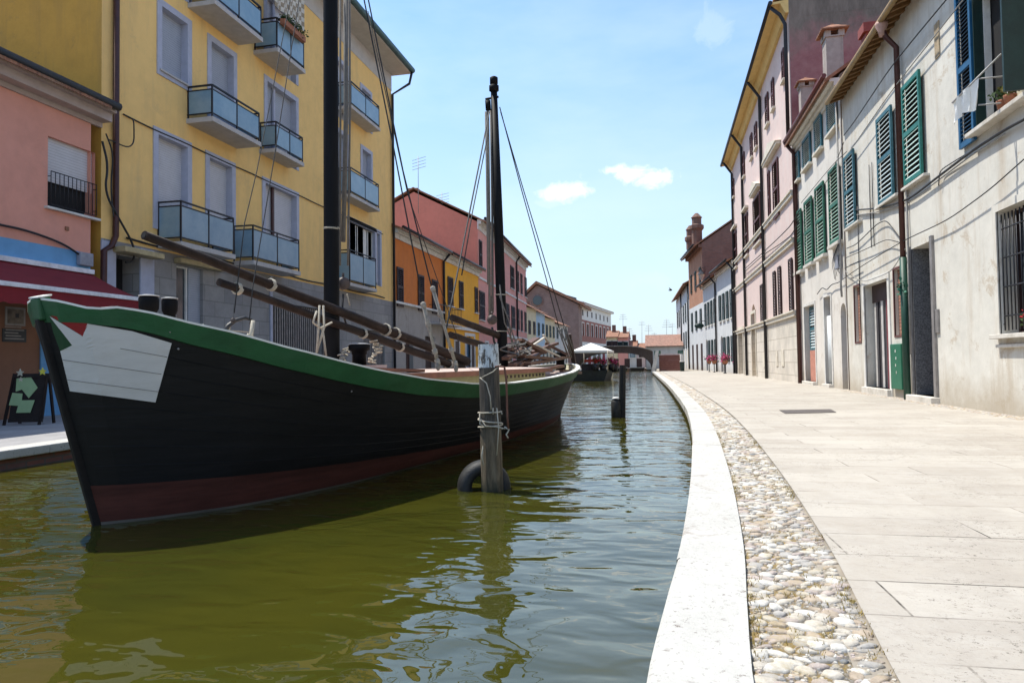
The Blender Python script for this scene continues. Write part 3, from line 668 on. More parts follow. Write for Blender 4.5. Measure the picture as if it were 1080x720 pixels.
# front (camera facing) end gets the same three zones, set proud of the plain end
P=fb.P
for (za,zb,m) in ((QZ,4.1,trimwhite),(4.1,7.4,palb),(7.4,zt,trimwhite)):
    mb=MB(); mb.hexa([P(-.05,-12,za),P(0.02,-12,za),P(0.02,.03,za),P(-.05,.03,za),P(-.05,-12,zb),P(0.02,-12,zb),P(0.02,.03,zb),P(-.05,.03,zb)]); mb.build('end_wall',m,t)
for h in hh:
    panel(t,fb,h[:4],-.15,glassm,'window',.04); surround(t,fb,h[:4],trimwhite,.16,.05,'window_frame',False)
for i in range(7): q=(1.5+i*(LB-2)/7,2.2+i*(LB-2)/7,8.0,8.9); panel(t,fb,q,.03,shbrd,'attic_window')
MB().box(fb,-.3,LB+.2,-.1,.5,zt,zt+.35).build('cornice',trimwhite,t); MB().hexa([P(-.5,-12.5,zt),P(-.3,-12.5,zt),P(-.3,.5,zt),P(-.5,.5,zt),P(-.5,-12.5,zt+.35),P(-.3,-12.5,zt+.35),P(-.3,.5,zt+.35),P(-.5,.5,zt+.35)]).build('cornice',trimwhite,t)
roof(fb,t,0,LB,zt+.33,12,1.6,.55)
for i in range(6): q=(1.2+i*3.7,3.2+i*3.7,QZ,3.0); panel(t,fb,q,.04,[shbrd,redc,shdark][i%3],'door')
# ================================================================== RIGHT BANK
f1=Fr((5.3,0),(5.3,10),-1)
def wire(parent,fr,pts,n,r,m,name='cable'):
    P3=[]
    for (x,y) in pts: s,z=fr.uv(x,y,n); P3.append(fr.P(s,n,z))
    out=[]
    for a,b in zip(P3,P3[1:]):
        for i in range(6): out.append(a.lerp(b,i/6))
    out.append(P3[-1])
    for _ in range(3): out=[out[0]]+[(out[i-1]+out[i]*2+out[i+1])/4 for i in range(1,len(out)-1)]+[out[-1]]
    return MB().tube(out,r,6).build(name,m,parent)
E1r,E2r=21.1,27.25
W1=Fr((5.3,0),(5.3,10),-1)
t=thing('row_house','nearest worn white house with teal and blue shutters and a barred ground window','house',(5.3,E1r-8,QZ))
gw=f1.rect(1051,224,1095,353); gw=(gw[0],gw[1],f1.uv(1051,353)[1],f1.uv(1051,224)[1])
d1=f1.rect(960.5,262,988,416); d1=(d1[0],d1[1],QZ+.12,f1.uv(983.3,252)[1]-.02)
nw=f1.rect(942.4,285,951.8,353)
d2=f1.rect(911.5,300,940,408); d2=(d2[0],d2[1],QZ+.16,f1.uv(934.7,293.7)[1])
nw2=f1.rect(900.8,303,908.6,360)
bw_=(f1.uv(1093,100)[0],f1.uv(1033,139)[0],f1.uv(1033,139)[1],f1.uv(1033,139)[1]+2.25)
print('R1',gw,d1,nw,d2,bw_)
zt=8.6; off2=(6.0,7.2,1.2,2.8); offw=(5.5,6.7,4.3,6.1)
body(f1,t,white_st,2.5,E1r,zt,8,[H(gw,.34),H(d1,.75),H(nw,.12),H(d2,.34),H(nw2,.12),H(bw_,.25),H(off2,.3)],ridge=2.2)
# barred window
glazed(t,f1,gw,.3,shbrd,glassm,1); grille(t,f1,(gw[0]+.03,gw[1]-.03,gw[2]+.06,gw[3]-.05),-.05,darkmetal,.115,.011,4)
sill(t,f1,gw[0],gw[1],gw[2],marble,.13,.07,.1); sill(t,f1,gw[0],gw[1],gw[2]-.16,marble,.06,.05,.06)
surround(t,f1,gw,white_st,.12,.02,'frame',False)
# tall grey door with granite lined recess
panel(t,f1,d1,-.7,shbrd,'door',.05)
gran=plain('granite_speckle',(.16,.16,.165),.6,.8,38,.002)
MB().box(f1,d1[1]-.035,d1[1]-.003,-.69,-.01,d1[2],d1[3]).build('jamb',gran,t); MB().box(f1,d1[0]+.003,d1[0]+.03,-.69,-.01,d1[2],d1[3]).build('jamb',gran,t)
MB().box(f1,d1[0]-.12,d1[0],-.02,.05,QZ,d1[3]+.08).build('door_frame',copper,t); MB().box(f1,d1[1],d1[1]+.06,-.02,.04,QZ,d1[3]+.06).build('door_frame',copper,t)
MB().box(f1,d1[0]-.15,d1[1]+.1,-.6,.16,QZ-.02,QZ+.12).build('door_step',marble,t,bevel=.012)
q=f1.uv(989.6,338); MB().box(f1,q[0]-.08,q[0]+.06,.0,.04,q[1]-.24,q[1]+.22).build('intercom',copper,t,bevel=.008)
# narrow brick coloured slit windows
slat=bricks('blind_brick',(.34,.15,.10),(.45,.25,.17),(.12,.06,.05),.12,.08,.01)
for q in (nw,nw2): panel(t,f1,q,-.08,slat,'blind',.03); surround(t,f1,q,plain('frame_maroon',(.13,.05,.045),.6),.045,.015,'window_frame',True)
# door two: white reveal and striped fly curtain
panel(t,f1,d2,-.30,blackness,'doorway',.03)
mb=MB(); n=9
for i in range(n):
    s=d2[0]+.05+(d2[1]-d2[0]-.1)*i/n; mb.mi=[0,1,0,2,0,1,0,0,1][i]; mb.box(f1,s,s+(d2[1]-d2[0]-.1)/n*.8,-.22+.02*(i%2),-.20+.02*(i%2),d2[2],d2[3]-.45)
mb.build('door_curtain',[plain('curtain_dark',(.05,.045,.05),.8),plain('curtain_pale',(.5,.48,.46),.8),plain('curtain_red',(.18,.04,.05),.8)],t)
MB().box(f1,d2[0]+.002,d2[1]-.002,-.26,-.18,d2[3]-.45,d2[3]-.002).build('transom',shbrd,t); MB().box(f1,d2[0]-.1,d2[1]+.12,-.5,.12,QZ-.02,QZ+.16).build('door_step',marble,t,bevel=.012)
surround(t,f1,(d2[0],d2[1],QZ,d2[3]),trimwhite,.14,.03,'door_frame',False)
# green meter cabinet
q=f1.rect(942.4,363,955.5,411); o=MB().box(f1,q[0],q[1],0,.08,q[2],q[3]).build('meter_cabinet',plain('cabinet_green',(.012,.13,.07),.45,.15,5),t,bevel=.012)
mb=MB()
for k in range(4): mb.box(f1,q[0]+.3+.03*(k%2),q[0]+.34+.03*(k%2),.08,.086,q[2]+.35+k*.16,q[2]+.41+k*.16)
mb.build('decal',trimwhite,o)
# shutters of the upper floor
tw=f1.rect(955.5,84,978,188); 
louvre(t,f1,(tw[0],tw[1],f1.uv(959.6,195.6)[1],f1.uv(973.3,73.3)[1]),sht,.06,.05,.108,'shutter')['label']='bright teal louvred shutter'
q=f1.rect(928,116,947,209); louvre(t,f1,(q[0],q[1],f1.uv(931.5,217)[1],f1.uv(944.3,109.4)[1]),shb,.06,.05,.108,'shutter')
q=f1.rect(893,165,906,237.6); louvre(t,f1,(q[0],q[1],f1.uv(895.4,243)[1],f1.uv(904,155.6)[1]),shb,.06,.05,.108,'shutter')
sz=f1.uv(959.6,195.6)[1]
for a,b_ in ((955,980),(927,949),(893,908)):
    s1=f1.uv(a,190)[0]; s0=f1.uv(b_,190)[0]; sill(t,f1,s0,s1,sz-.02,marble,.12,.06,.05)
louvre(t,f1,(bw_[1]+.02,f1.uv(1014,80)[0],bw_[2]-.12,bw_[3]+.35),shblue,.03,.05,.07,'shutter')['label']='blue louvred shutter folded back flat against the wall'
# perpendicular open leaf on the near side of the window
mb=MB(); s=bw_[0]-.02
LN=f1.off(bw_[0],bw_[2]+.5,1056); mb.box(f1,s-.045,s,.04,LN,bw_[2]+.02,bw_[3]); 
for k in range(24): z=bw_[2]+.1+k*.075; mb.box(f1,s,s+.008,.09,LN-.06,z,z+.045)
mb.build('shutter',shdark,t)['label']='dark shutter leaf standing straight out from the wall'
panel(t,f1,bw_,-.22,blackness,'window',.03); MB().box(f1,bw_[1]-.03,bw_[1]-.004,-.21,.05,bw_[2]+.01,bw_[3]-.01).build('jamb',shdark,t); MB().box(f1,bw_[0]+.35,bw_[0]+.85,-.19,-.15,bw_[2],bw_[3]).build('curtain',plain('curtain_cream',(.55,.48,.34),.8),t)  # dark jamb strip has the shade of the gap painted in
mb=MB(); 
for s in (bw_[0]+.5,bw_[0]+1.0,bw_[1]-.06): mb.box(f1,s,s+.05,-.2,-.1,bw_[2],bw_[3])
mb.build('window_frame',trimwhite,t); sill(t,f1,bw_[0],bw_[1],bw_[2]-.0,marble,.18,.07,.12)
q=f1.rect(986,27,992,58); MB().box(f1,q[0],q[1],.003,.02,q[2],q[3]).build('bare_patch',plain('plaster_patch',(.38,.30,.2),.9,.4,9),t)
# eaves: rafters, boards, tile edge
raf=woodmat('eaves_wood',(.20,.11,.045))
mb=MB(); P=f1.P
mb.hexa([P(2.5,0,zt+.06),P(E1r,0,zt+.06),P(E1r,.42,zt-.08),P(2.5,.42,zt-.08),P(2.5,0,zt+.1),P(E1r,0,zt+.1),P(E1r,.42,zt-.04),P(2.5,.42,zt-.04)])
y=3.0
while y<E1r: mb.hexa([P(y,-.05,zt-.03),P(y+.1,-.05,zt-.03),P(y+.1,.36,zt-.17),P(y,.36,zt-.17),P(y,-.05,zt+.06),P(y+.1,-.05,zt+.06),P(y+.1,.36,zt-.075),P(y,.36,zt-.075)]); y+=.33
mb.build('eaves',raf,t); MB().tube([P(2.5,.42,zt-.10),P(E1r-.1,.42,zt-.10)],.065,8).build('gutter',plain('gutter_ochre',(.34,.22,.09),.55,.3,5),t)
roof(f1,t,2.6,E1r-.02,zt+.08,8,2.3,.38,None,.1,so=0)
s_=f1.uv(952,240,.09)[0]
pipe(t,[P(s_,.40,zt-.2),P(s_,.3,zt-.45),P(s_,.1,zt-.7),P(s_,.1,3.3)],brownpipe,.06); pipe(t,[P(s_,.1,3.3),P(s_,.1,QZ)],greenpipe,.075)
MB().lathe(P(s_,.38,zt-.42),[(.06,0),(.07,.1),(.13,.24),(.13,.3)],12).build('rain_hopper',plain('hopper_pink',(.42,.26,.22),.6),t)
pipe(t,[P(s_-.16,.05,6.5),P(s_-.16,.05,3.0),P(s_-.12,.05,1.2)],cablew,.02,'conduit')
lf=leafclump(P(s_,.14,2.62),.16,90,.09,sq=(.5,.5,1.6)); lf.build('sticker_wrap',plain('wrap_green',(.02,.16,.10),.6),t)
for pts,n,r,m in (([(890,143),(900,130),(938,73),(968,36),(998,0)],.16,.014,cablem),([(896,160),(903,150),(941,95),(975,52),(1016,0)],.13,.012,cablew),
    ([(884,298),(905,283),(952,254),(1000,232),(1044,200),(1080,168)],.10,.010,cablem),([(893,222),(925,220),(958,211),(990,186),(1027,158),(1060,137),(1084,124)],.07,.022,cablem),
    ([(893,228),(925,224),(958,214),(990,190),(1027,162),(1060,141)],.05,.012,cablew),([(990,196),(991,180),(1010,168),(1040,150)],.06,.010,cablem),
    ([(893,262),(903,258),(925,236),(935,232),(950,252)],.06,.012,cablem),([(890,285),(910,298),(940,287),(955,262)],.08,.01,cablew),([(892,272),(915,262),(935,252),(950,256)],.09,.01,cablem)):
    wire(t,f1,pts,n,r,m)
for px in (918,921): s,_=f1.uv(px,180); MB().tube([P(s,.03,6.0),P(s,.03,3.9)],.012,5).build('conduit',darkmetal,t)
s,_=f1.uv(908,300); MB().tube([P(s,.03,5.2),P(s,.03,1.9)],.014,5).build('conduit',darkmetal,t)
ch=bricks('brick_dark',(.22,.09,.06),(.16,.07,.05),(.2,.16,.13))
c=ony(919,37,20.2); mb=MB(); mb.hexa([Vector((c.x+dx,20.2+dy,z)) for z in (9.2,c.z+.0) for dx,dy in ((-.2,-.2),(.2,-.2),(.2,.2),(-.2,.2))]); mb.hexa([Vector((c.x+dx,20.2+dy,z)) for z in (c.z,c.z+.25) for dx,dy in ((-.27,-.27),(.27,-.27),(.27,.27),(-.27,.27))]); mb.build('chimney',plain('chimney_red',(.25,.06,.05),.8),t)
# laundry pole and lace cloth
lp_=thing('clothes_pole','thin pole slanting out of the blue shuttered window with white lace hanging from it','laundry pole',f1.P(bw_[1]-.4,.1,bw_[2]+.3))
a=onx(1004,109,4.55); b_=onx(1056,57,5.15); 
MB().tube([a,b_],.014,6).build('pole',plain('pole_grey',(.35,.34,.33),.5),lp_); 
m1=a.lerp(b_,.5); m2=a.lerp(b_,.52)-Vector((0,0,.42))
for m__ in (m1,m2): MB().tube([m__,m__+Vector((.72,0,.0))],.012,6).build('bracket',plain('pole_grey',(.35,.34,.33),.5),lp_)
def lace(p0,p1,h,label,n=16,m=9):
    mb=MB()
    g=lambda i,j:p0.lerp(p1,i/n)+Vector((.03*math.sin(i*1.3+j*.3),0.02*math.cos(i),-h*(j/m)*(1-.25*math.sin(i/n*3.1+.6))-.02*abs(math.sin(i*.9))*j/m))
    for i in range(n):
        for j in range(m): mb.quad(g(i,j),g(i+1,j),g(i+1,j+1),g(i,j+1))
    o=mb.build('cloth',plain('lace_white',(.82,.82,.80),.9,.05,20),None); return tag(o,label,'cloth')
lace(a.lerp(b_,.03),a.lerp(b_,.5),.42,'white lace cloth drooping from the pole by the blue shutter')
# plant pots on the upper sill
for k,px in enumerate((1058,1066)):
    s,_=f1.uv(px,118,.08); o=thing('plant_pot','%s potted plant on the upper window sill above the barred window'%('bushier dark green','yellowish smaller')[k],'plant',f1.P(s,.08,bw_[2]))
    MB().lathe(f1.P(s,.08,bw_[2]),[(.06,0),(.085,.14),(.09,.16)],12).build('pot',plain('terracotta',(.35,.14,.08),.8),o)
    leafclump(f1.P(s,.08,bw_[2]+.24),.14,70,.08).build('foliage',leafm if k==0 else plain('leaf_yellowish',(.16,.15,.04),.7,.4,20),o)
def flowerpot(c,r,label,flm,group=None,pot=True,stand=0):
    o=thing('flower_pot',label,'flowers',c,group); z=c[2]
    if stand: MB().lathe(Vector(c),[(.12,0),(.03,.05),(.03,stand-.05),(.12,stand)],10).build('stand',darkmetal,o)
    MB().lathe(Vector(c)+Vector((0,0,stand)),[(r*.45,0),(r*.7,r*.8),(r*.75,r*.9)],12).build('pot',plain('terracotta',(.35,.14,.08),.8),o)
    leafclump(Vector(c)+Vector((0,0,stand+r*1.3)),r*1.1,120,r*.4).build('foliage',leafm,o); leafclump(Vector(c)+Vector((0,0,stand+r*1.45)),r*1.15,170,r*.33).build('blossom',flm,o); return o
redfl=plain('petal_red',(.55,.02,.03),.6,.2,30); pinkfl=plain('petal_pink',(.62,.03,.20),.6,.3,20)
s,z=f1.uv(1078,333,-.02); o=thing('flower_pot','small red flower behind the iron bars of the ground window','flowers',f1.P(s,-.1,gw[2]))
MB().lathe(f1.P(s,-.12,gw[2]),[(.05,0),(.07,.12)],10).build('pot',plain('terracotta',(.35,.14,.08),.8),o); leafclump(f1.P(s,-.12,gw[2]+.2),.1,50,.06).build('foliage',leafm,o); leafclump(f1.P(s,-.1,gw[2]+.3),.06,25,.06).build('blossom',redfl,o)
# ---------------- R2 white mid house
f2=Fr((5.27,E1r),(5.22,E2r),-1)
t=thing('row_house','worn white house with four tall green shutters in a row and an arched doorway','house',(5.25,E1r,QZ))
L2=f2.L; dA=f2.rect(848.3,324,861.5,402); dB=f2.rect(869.2,314,878.8,403); dC=f2.rect(886.6,330,896.6,409)
dA=(dA[0],dA[1],QZ+.1,dA[3]); dB=(dB[0],dB[1],QZ+.1,dB[3]); dC=(max(dC[0],.05),dC[1],QZ,f2.uv(891,319)[1])
print('R2',L2,dA,dB,dC)
zt2=9.35
body(f2,t,white_st2,0.0,L2,zt2,8,[H(dA,.2),H(dB,.2),H(dC,.32,True)],ridge=2.7,gm=stucco('gable_brown',(.22,.17,.14),None,.5,None,.5))
for px in ((876.2,181.7,889,252),(861.8,199.7,873,266),(850.3,214,860,274.5),(839.4,226.8,848.5,283)):
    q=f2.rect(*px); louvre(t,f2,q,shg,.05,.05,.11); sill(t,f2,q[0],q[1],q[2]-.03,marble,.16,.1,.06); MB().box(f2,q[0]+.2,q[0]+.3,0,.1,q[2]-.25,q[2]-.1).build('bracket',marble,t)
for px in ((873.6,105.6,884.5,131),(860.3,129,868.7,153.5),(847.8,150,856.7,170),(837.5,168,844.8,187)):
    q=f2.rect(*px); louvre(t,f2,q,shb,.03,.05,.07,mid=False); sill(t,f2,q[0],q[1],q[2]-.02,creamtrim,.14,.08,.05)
panel(t,f2,dA,-.16,copper,'door',.04); louvre(t,f2,(dA[0]+.1,dA[1]-.25,dA[2]+1.1,dA[3]-.05),shb,-.15,.04,.1,'door_blind'); MB().box(f2,dA[0]+.1,dA[1]-.25,-.15,-.1,dA[2],dA[2]+1.1).build('door_panel',plain('panel_salmon',(.50,.22,.16),.7),t)
MB().box(f2,dB[0],dB[1],-.19,-.17,dB[2],dB[3]).build('doorway',shbrd,t)
mb=MB(); n=8
for i in range(n): s=dB[0]+.05+(dB[1]-dB[0]-.1)*i/n; mb.tube([f2.P(s+.04,-.09,dB[2]+.02),f2.P(s+.04,-.08,dB[3]-.6)],.04,6)
mb.build('door_curtain',plain('curtain_white',(.6,.62,.63),.85,.15,8),t)
panel(t,f2,dC,-.28,shbrd,'door',.04)  # dark brown panel paints the shade inside the archway
for q in (dA,dB): MB().box(f2,q[0]-.06,q[1]+.06,-.25,.14,QZ-.02,QZ+.1).build('door_step',marble,t,bevel=.01); surround(t,f2,(q[0],q[1],QZ,q[3]),trimwhite,.1,.025,'door_frame',False)
cornice(f2,t,0,L2,zt2+.02,trimwhite,((.1,.12,.06),(.22,.12,.16),(.34,.1,.28))); MB().tube([f2.P(0,.42,zt2+.0),f2.P(L2,.42,zt2+.0)],.07,8).build('gutter',plain('gutter_maroon',(.14,.035,.03),.5),t)
roof(f2,t,0,L2,zt2+.05,8,2.7,.42,None,.12,so=.03)
pipe(t,[f2.P(L2-.05,.42,zt2-.05),f2.P(L2-.1,.12,zt2-.5),f2.P(L2-.12,.12,QZ)],brownpipe,.07)
pipe(t,[f2.P(.06,.1,8.6),f2.P(.06,.1,3.9),f2.P(.12,.1,3.3),f2.P(.06,.1,2.9)],cablew,.03,'conduit')
mb=MB()
for k in range(7):
    a=f2.P(.05+.1*k,.1,4.3-.05*k); mb.tube(smooth3([a+Vector((0,0,.3)),a+Vector((-.06,-.1+.05*k,0)),a+Vector((-.02,.1,-.35)),a+Vector((0,-.1+.04*k,-.5-.05*(k%3)))]),.008,5)
mb.build('cable_tangle',cablem,t); MB().box(f2,.25,.6,0,.14,3.75,4.15).build('junction_box',plain('box_grey',(.30,.31,.36),.6),t,bevel=.02)
for pts,n,r in (([(838,236),(848,222),(862,204),(876,186),(890,150)],.1,.01),([(862,310),(867,303),(872,306),(877,300),(884,298)],.08,.014),([(891,283),(905,276)],.1,.012),([(893,160),(880,172),(868,186),(845,214)],.16,.01)): wire(t,f2,pts,n,r,cablem)
def chim(px0,px1,y0,ybase,yy,tt):
    c=ony((px0+px1)/2,y0,yy); k=yy/720*.98; w=(px1-px0)*k/2*.78; top=c.z; mb=MB(); sw=w*.62; zb=9.4
    def bx(w_,z0,z1,w2=None):
        w2=w_ if w2 is None else w2; mb.hexa([Vector((c.x+a*w_,yy+b_*w_,z0)) for a,b_ in ((-1,-1),(1,-1),(1,1),(-1,1))]+[Vector((c.x+a*w2,yy+b_*w2,z1)) for a,b_ in ((-1,-1),(1,-1),(1,1),(-1,1))])
    H_=(top-zb); bx(sw,zb,top-w*1.25); bx(sw*1.15,top-w*1.25,top-w*1.15)
    for a,b_ in ((-1,-1),(1,-1),(1,1),(-1,1)): mb.hexa([Vector((c.x+a*sw*.8+dx,yy+b_*sw*.8+dy,z)) for z in (top-w*1.15,top-w*.75) for dx,dy in ((-.09,-.09),(.09,-.09),(.09,.09),(-.09,.09))])
    o=mb.build('chimney',[stucco('chimney_plaster',(.36,.31,.28),(.18,.14,.12),.8,None,.8,.3)],tt); mb=MB()
    def bx2(w_,z0,z1,w2): mb.hexa([Vector((c.x+a*w_,yy+b_*w_,z0)) for a,b_ in ((-1,-1),(1,-1),(1,1),(-1,1))]+[Vector((c.x+a*w2,yy+b_*w2,z1)) for a,b_ in ((-1,-1),(1,-1),(1,1),(-1,1))])
    bx2(w,top-w*.75,top-w*.65,w*1.02); bx2(w*.98,top-w*.65,top-w*.15,w*.25); bx2(w*.16,top-w*.2,top,w*.1); mb.build('chimney_cowl',tiles(),o)
chim(861,894,26,67,23.5,t); chim(837.5,861,82,119,26.3,t)
# ---------------- R3 pink palazzo
f3=Fr((5.08,E2r),(4.95,47.0),-1); L3=f3.L
t=thing('town_house','tall pale pink house with yellow eaves, pediment windows and a rusticated cream base','house',(5.05,E2r,QZ))
zb3=f3.uv(838.7,331)[1]; adr=f3.rect(792.5,322,798.5,397); adr=(adr[0],adr[1],QZ,adr[3]); adr2=f3.rect(779,349,785,394); adr2=(adr2[0],adr2[1],QZ,adr2[3])
rust=bricks('rusticated_cream',(.66,.60,.52),(.60,.54,.46),(.40,.35,.28),1.5,.5,.015)
za,zb_=14.7,13.9; mb=MB()
print('R3',L3,zb3,adr,adr2)
body(f3,t,pink_st,0,L3,14.1,9,[H(adr,.3,True),H(adr2,.3)],bands=[(QZ-.1,rust),(zb3,pink_st)],gm=pinkdeep)
# sloping top of the wall under the eaves and gable
mb=MB(); P=f3.P
mb.mi=0; mb.quad(P(0,0,14.1),P(L3,0,14.1),P(L3,0,14.1),P(0,0,14.85)); 
mb.mi=1; mb.add([P(-.004,0,14.1),P(-.004,-9,14.1),P(-.004,-9,14.8),P(-.004,-4.5,17.2),P(-.004,0,14.8)],[(0,1,2,3,4)]); mb.build('gable',[pink_st,pinkdeep],t)
mb=MB(); mb.hexa([P(0,0,14.72),P(L3,0,14.02),P(L3,.62,13.95),P(0,.62,14.65),P(0,0,14.8),P(L3,0,14.1),P(L3,.62,14.05),P(0,.62,14.75)]); mb.build('soffit',soffityel,t)
mb=MB(); mb.hexa([P(0,.0,14.3),P(L3,.0,13.6),P(L3,.12,13.6),P(0,.12,14.3),P(0,0,14.72),P(L3,0,14.02),P(L3,.3,14.0),P(0,.3,14.68)]); mb.build('cornice',soffityel,t)
MB().tube([P(-.05,.66,14.72),P(L3,.66,14.02)],.085,8).build('gutter',darkmetal,t)
roof(f3,t,0,L3,15.05,9,2.2,.55,None,.1,zt1=14.35,so=.05)
def wl(px,py): return f3.uv(px,py)
def shw(px,m=shbr,sl=creamtrim,ped=0,pitch=.1):
    q=f3.rect(*px); louvre(t,f3,q,m,.03,.05,pitch)
    if sl: sill(t,f3,q[0],q[1],q[2]-.02,sl,.13,.09,.1)
    if ped:
        mb=MB(); s0,s1,z=q[0]-.18,q[1]+.18,q[3]+.22; mb.box(f3,s0,s1,0,.2,z,z+.12)
        if ped==2: a=[P(s0-.05,0,z+.12),P(s1+.05,0,z+.12),P((s0+s1)/2,0,z+.55)]; mb.prism(a,f3.n*.24)
        mb.build('pediment',creamtrim,t)
    return q
for px in ((825.6,55,828.6,82),(808,103,811.6,128),(814.6,86,817.5,112),(791.8,144,794.4,164),(796.4,133,799.4,153),(784,163,786.2,184),(772.6,192,775,206)): shw(px,shbr,creamtrim)
for px in ((810.5,182,813.6,234),(815.8,174,822.8,226)): shw(px,shbr,None)
q=f3.rect(808,196,824,222); shw((795,213,803.5,252),shbr,creamtrim,2); shw((785.3,229,790,267),shbr,creamtrim,1); shw((774,247,778,280),shbr,creamtrim,1)
s0=f3.uv(825,200)[0]; s1=f3.uv(809,200)[0]; zz=f3.uv(809,182)[1]+.25
mb=MB(); mb.box(f3,s0,s1,0,.2,zz,zz+.12); mb.prism([P(s0-.05,0,zz+.12),P(s1+.05,0,zz+.12),P((s0+s1)/2,0,zz+.6)],f3.n*.24); mb.build('pediment',creamtrim,t)
for px in ((816.4,287,820,338),(821.6,282,825.6,334),(802.8,301,806.8,344),(833,274,838,330)): shw(px,shbrd,None,0,.12)
for px in ((805,372,807.4,387),(818.5,370,821,386),(824.5,369,827.5,386)): q=f3.rect(*px); panel(t,f3,q,.03,creamtrim,'cellar_window')
for (x,y) in ((838.7,331),(838,254),(836,205)):
    z=f3.uv(x,y)[1]; mb=MB().box(f3,0,L3,0.0,.09,z-.08,z+.08); mb.box(f3,0,L3,0,.14,z+.08,z+.14); mb.build('string_course',creamtrim,t)
for pxb,pyb in ((801,200),(782,200),(771,220)):
    s=f3.uv(811.6 if pxb==801 else (pxb+4 if pxb==782 else 777),395)[0]; s=f3.uv(pxb+ (6 if pxb==801 else 4),250)[0]; s=min(s,L3-.15); zg=14.7-.7*s/L3
    pipe(t,[P(s,.66,zg),P(s,.5,zg-.2),P(s,.1,zg-.8),P(s,.1,QZ)],darkmetal,.075)
panel(t,f3,adr,-.26,plain('door_cream',(.48,.36,.18),.7),'door',.04); surround(t,f3,(adr[0],adr[1],QZ,adr[3]-.5),creamtrim,.16,.05,'door_frame',False)
panel(t,f3,adr2,-.26,plain('door_tan',(.45,.38,.28),.7),'door',.04); surround(t,f3,adr2,creamtrim,.2,.05,'door_frame',False)
for pts in (([(843,222),(834,238),(820,252),(805,266),(785,284)]),([(843,232),(835,248),(822,258),(806,268),(786,286)])): wire(t,f3,pts,.12,.02,cablem)
pipe(t,[f3.P(.12,.62,14.6),f3.P(.12,.3,14.3),f3.P(.1,.12,13.9),f3.P(.1,.12,9.4)],darkmetal,.07)
# ---------------- R4 white row
f4=Fr((4.95,47.02),(3.84,61.7),-1); L4=f4.L
wgrey=stucco('stucco_white_grey',(.56,.57,.58),(.40,.40,.38),.4,(.4,.37,.33),.4)
for (a,b_,lab,zt,k) in ((0,7.2,'white house with dark green shutters directly left of the pink palace, right bank',7.9,0),(7.2,L4,'white house with an arched door and green shutters, further along the right bank',7.7,1)):
    t=thing('row_house',lab,'house',f4.P(a,0,QZ),'white houses with green shutters on the right bank'); P=f4.P
    arch=(b_-2.2,b_-1.2,QZ,2.9)
    body(f4,t,wgrey,a,b_-.02,zt-.15,8,[H(arch,.25,True)],ridge=2)
    panel(t,f4,arch,-.2,shbrd,'door',.04)
    roof(f4,t,a,b_-.02,zt-.05,8,2,.5,None,.12,so=0); gutter(f4,t,a,b_-.05,.52,zt-.15,darkmetal,.07); MB().box(f4,a,b_-.02,0,.14,zt-.45,zt-.2).build('cornice',trimwhite,t)
    for j in range(4):
        s=a+.7+j*(b_-a-1)/4; louvre(t,f4,(s,s+.85,4.0,5.9),shdark,.03,.05,.12); sill(t,f4,s,s+.85,3.98,trimwhite,.1,.07)
        if j<3: louvre(t,f4,(s,s+.8,1.0,2.75),shdark,.03,.05,.12); 
    pipe(t,[P(a+.25,.5,zt-.2),P(a+.25,.1,zt-.7),P(a+.25,.1,QZ)],darkmetal,.07)
# ---------------- R5 brick house
f5=Fr((3.84,61.72),(3.05,70.5),-1); L5=f5.L
t=thing('row_house','tall dark brick house with clustered chimneys, right bank near the bridge','house',f5.P(0,0,QZ)); P=f5.P
odk=bricks('brick_orange',(.44,.17,.08),(.34,.13,.07),(.4,.3,.22),.28,.09); dkb=bricks('brick_gable',(.25,.115,.085),(.16,.085,.07),(.24,.19,.16),.28,.09)
body(f5,t,odk,0,L5,11.4,9,[],bands=[(QZ-.1,wgrey),(6.2,odk)],ridge=3,gm=dkb)
roof(f5,t,0,L5,11.5,9,3,.7,None,.14); MB().box(f5,0,L5,0,.3,11.0,11.3).build('cornice',ch,t); gutter(f5,t,0,L5,.75,11.25,darkmetal,.08)
for j in range(3):
    s=.8+j*2.8; louvre(t,f5,(s,s+.9,7.6,9.4),shdark,.03,.05,.12); louvre(t,f5,(s,s+.9,3.9,5.7),shdark,.03,.05,.12); panel(t,f5,(s,s+.9,QZ,2.6),.04,shbrd,'door')
for (px,y0,yb,yy,w) in ((734.5,225,262,63.5,.46),(727.5,238,265,66,.36)):
    c=ony(px,y0,yy); mb=MB(); z0=11.5; X,Yc=c.x,yy
    mb.lathe(Vector((X,Yc,z0)),[(w,0),(w,c.z-z0-1.6),(w*1.35,c.z-z0-1.4),(w*1.35,c.z-z0-1.1),(w*.9,c.z-z0-1.0),(w*.9,c.z-z0-.5),(w*1.1,c.z-z0-.4),(w*.3,c.z-z0)],8,smooth=False); mb.build('chimney',ch,t)
# ---------------- R6 far white row
f6=Fr((3.05,70.52),(2.3,92),-1)
for (a,b_,lab) in ((0,10.5,'pale house beyond the dark brick house, right bank behind the bridge stairs'),(10.5,f6.L,'last pale house at the far end of the right bank')):
    t=thing('row_house',lab,'house',f6.P(a,0,QZ)); body(f6,t,wgrey,a,b_-.02,8.9,8,[],ridge=2); roof(f6,t,a,b_-.02,9.0,8,2,.6,None,.14,so=0)
    for j in range(3):
        s=a+1+j*3.2; louvre(t,f6,(s,s+1.1,5.2,7.2),shdark,.03,.05,.14); louvre(t,f6,(s,s+1.1,2.4,4.2),shdark,.03,.05,.14); panel(t,f6,(s+1.4,s+2.4,QZ,2.3),.04,creamtrim,'door')
    pipe(t,[f6.P(a+.2,.12,8.8),f6.P(a+.2,.12,QZ)],darkmetal,.08)
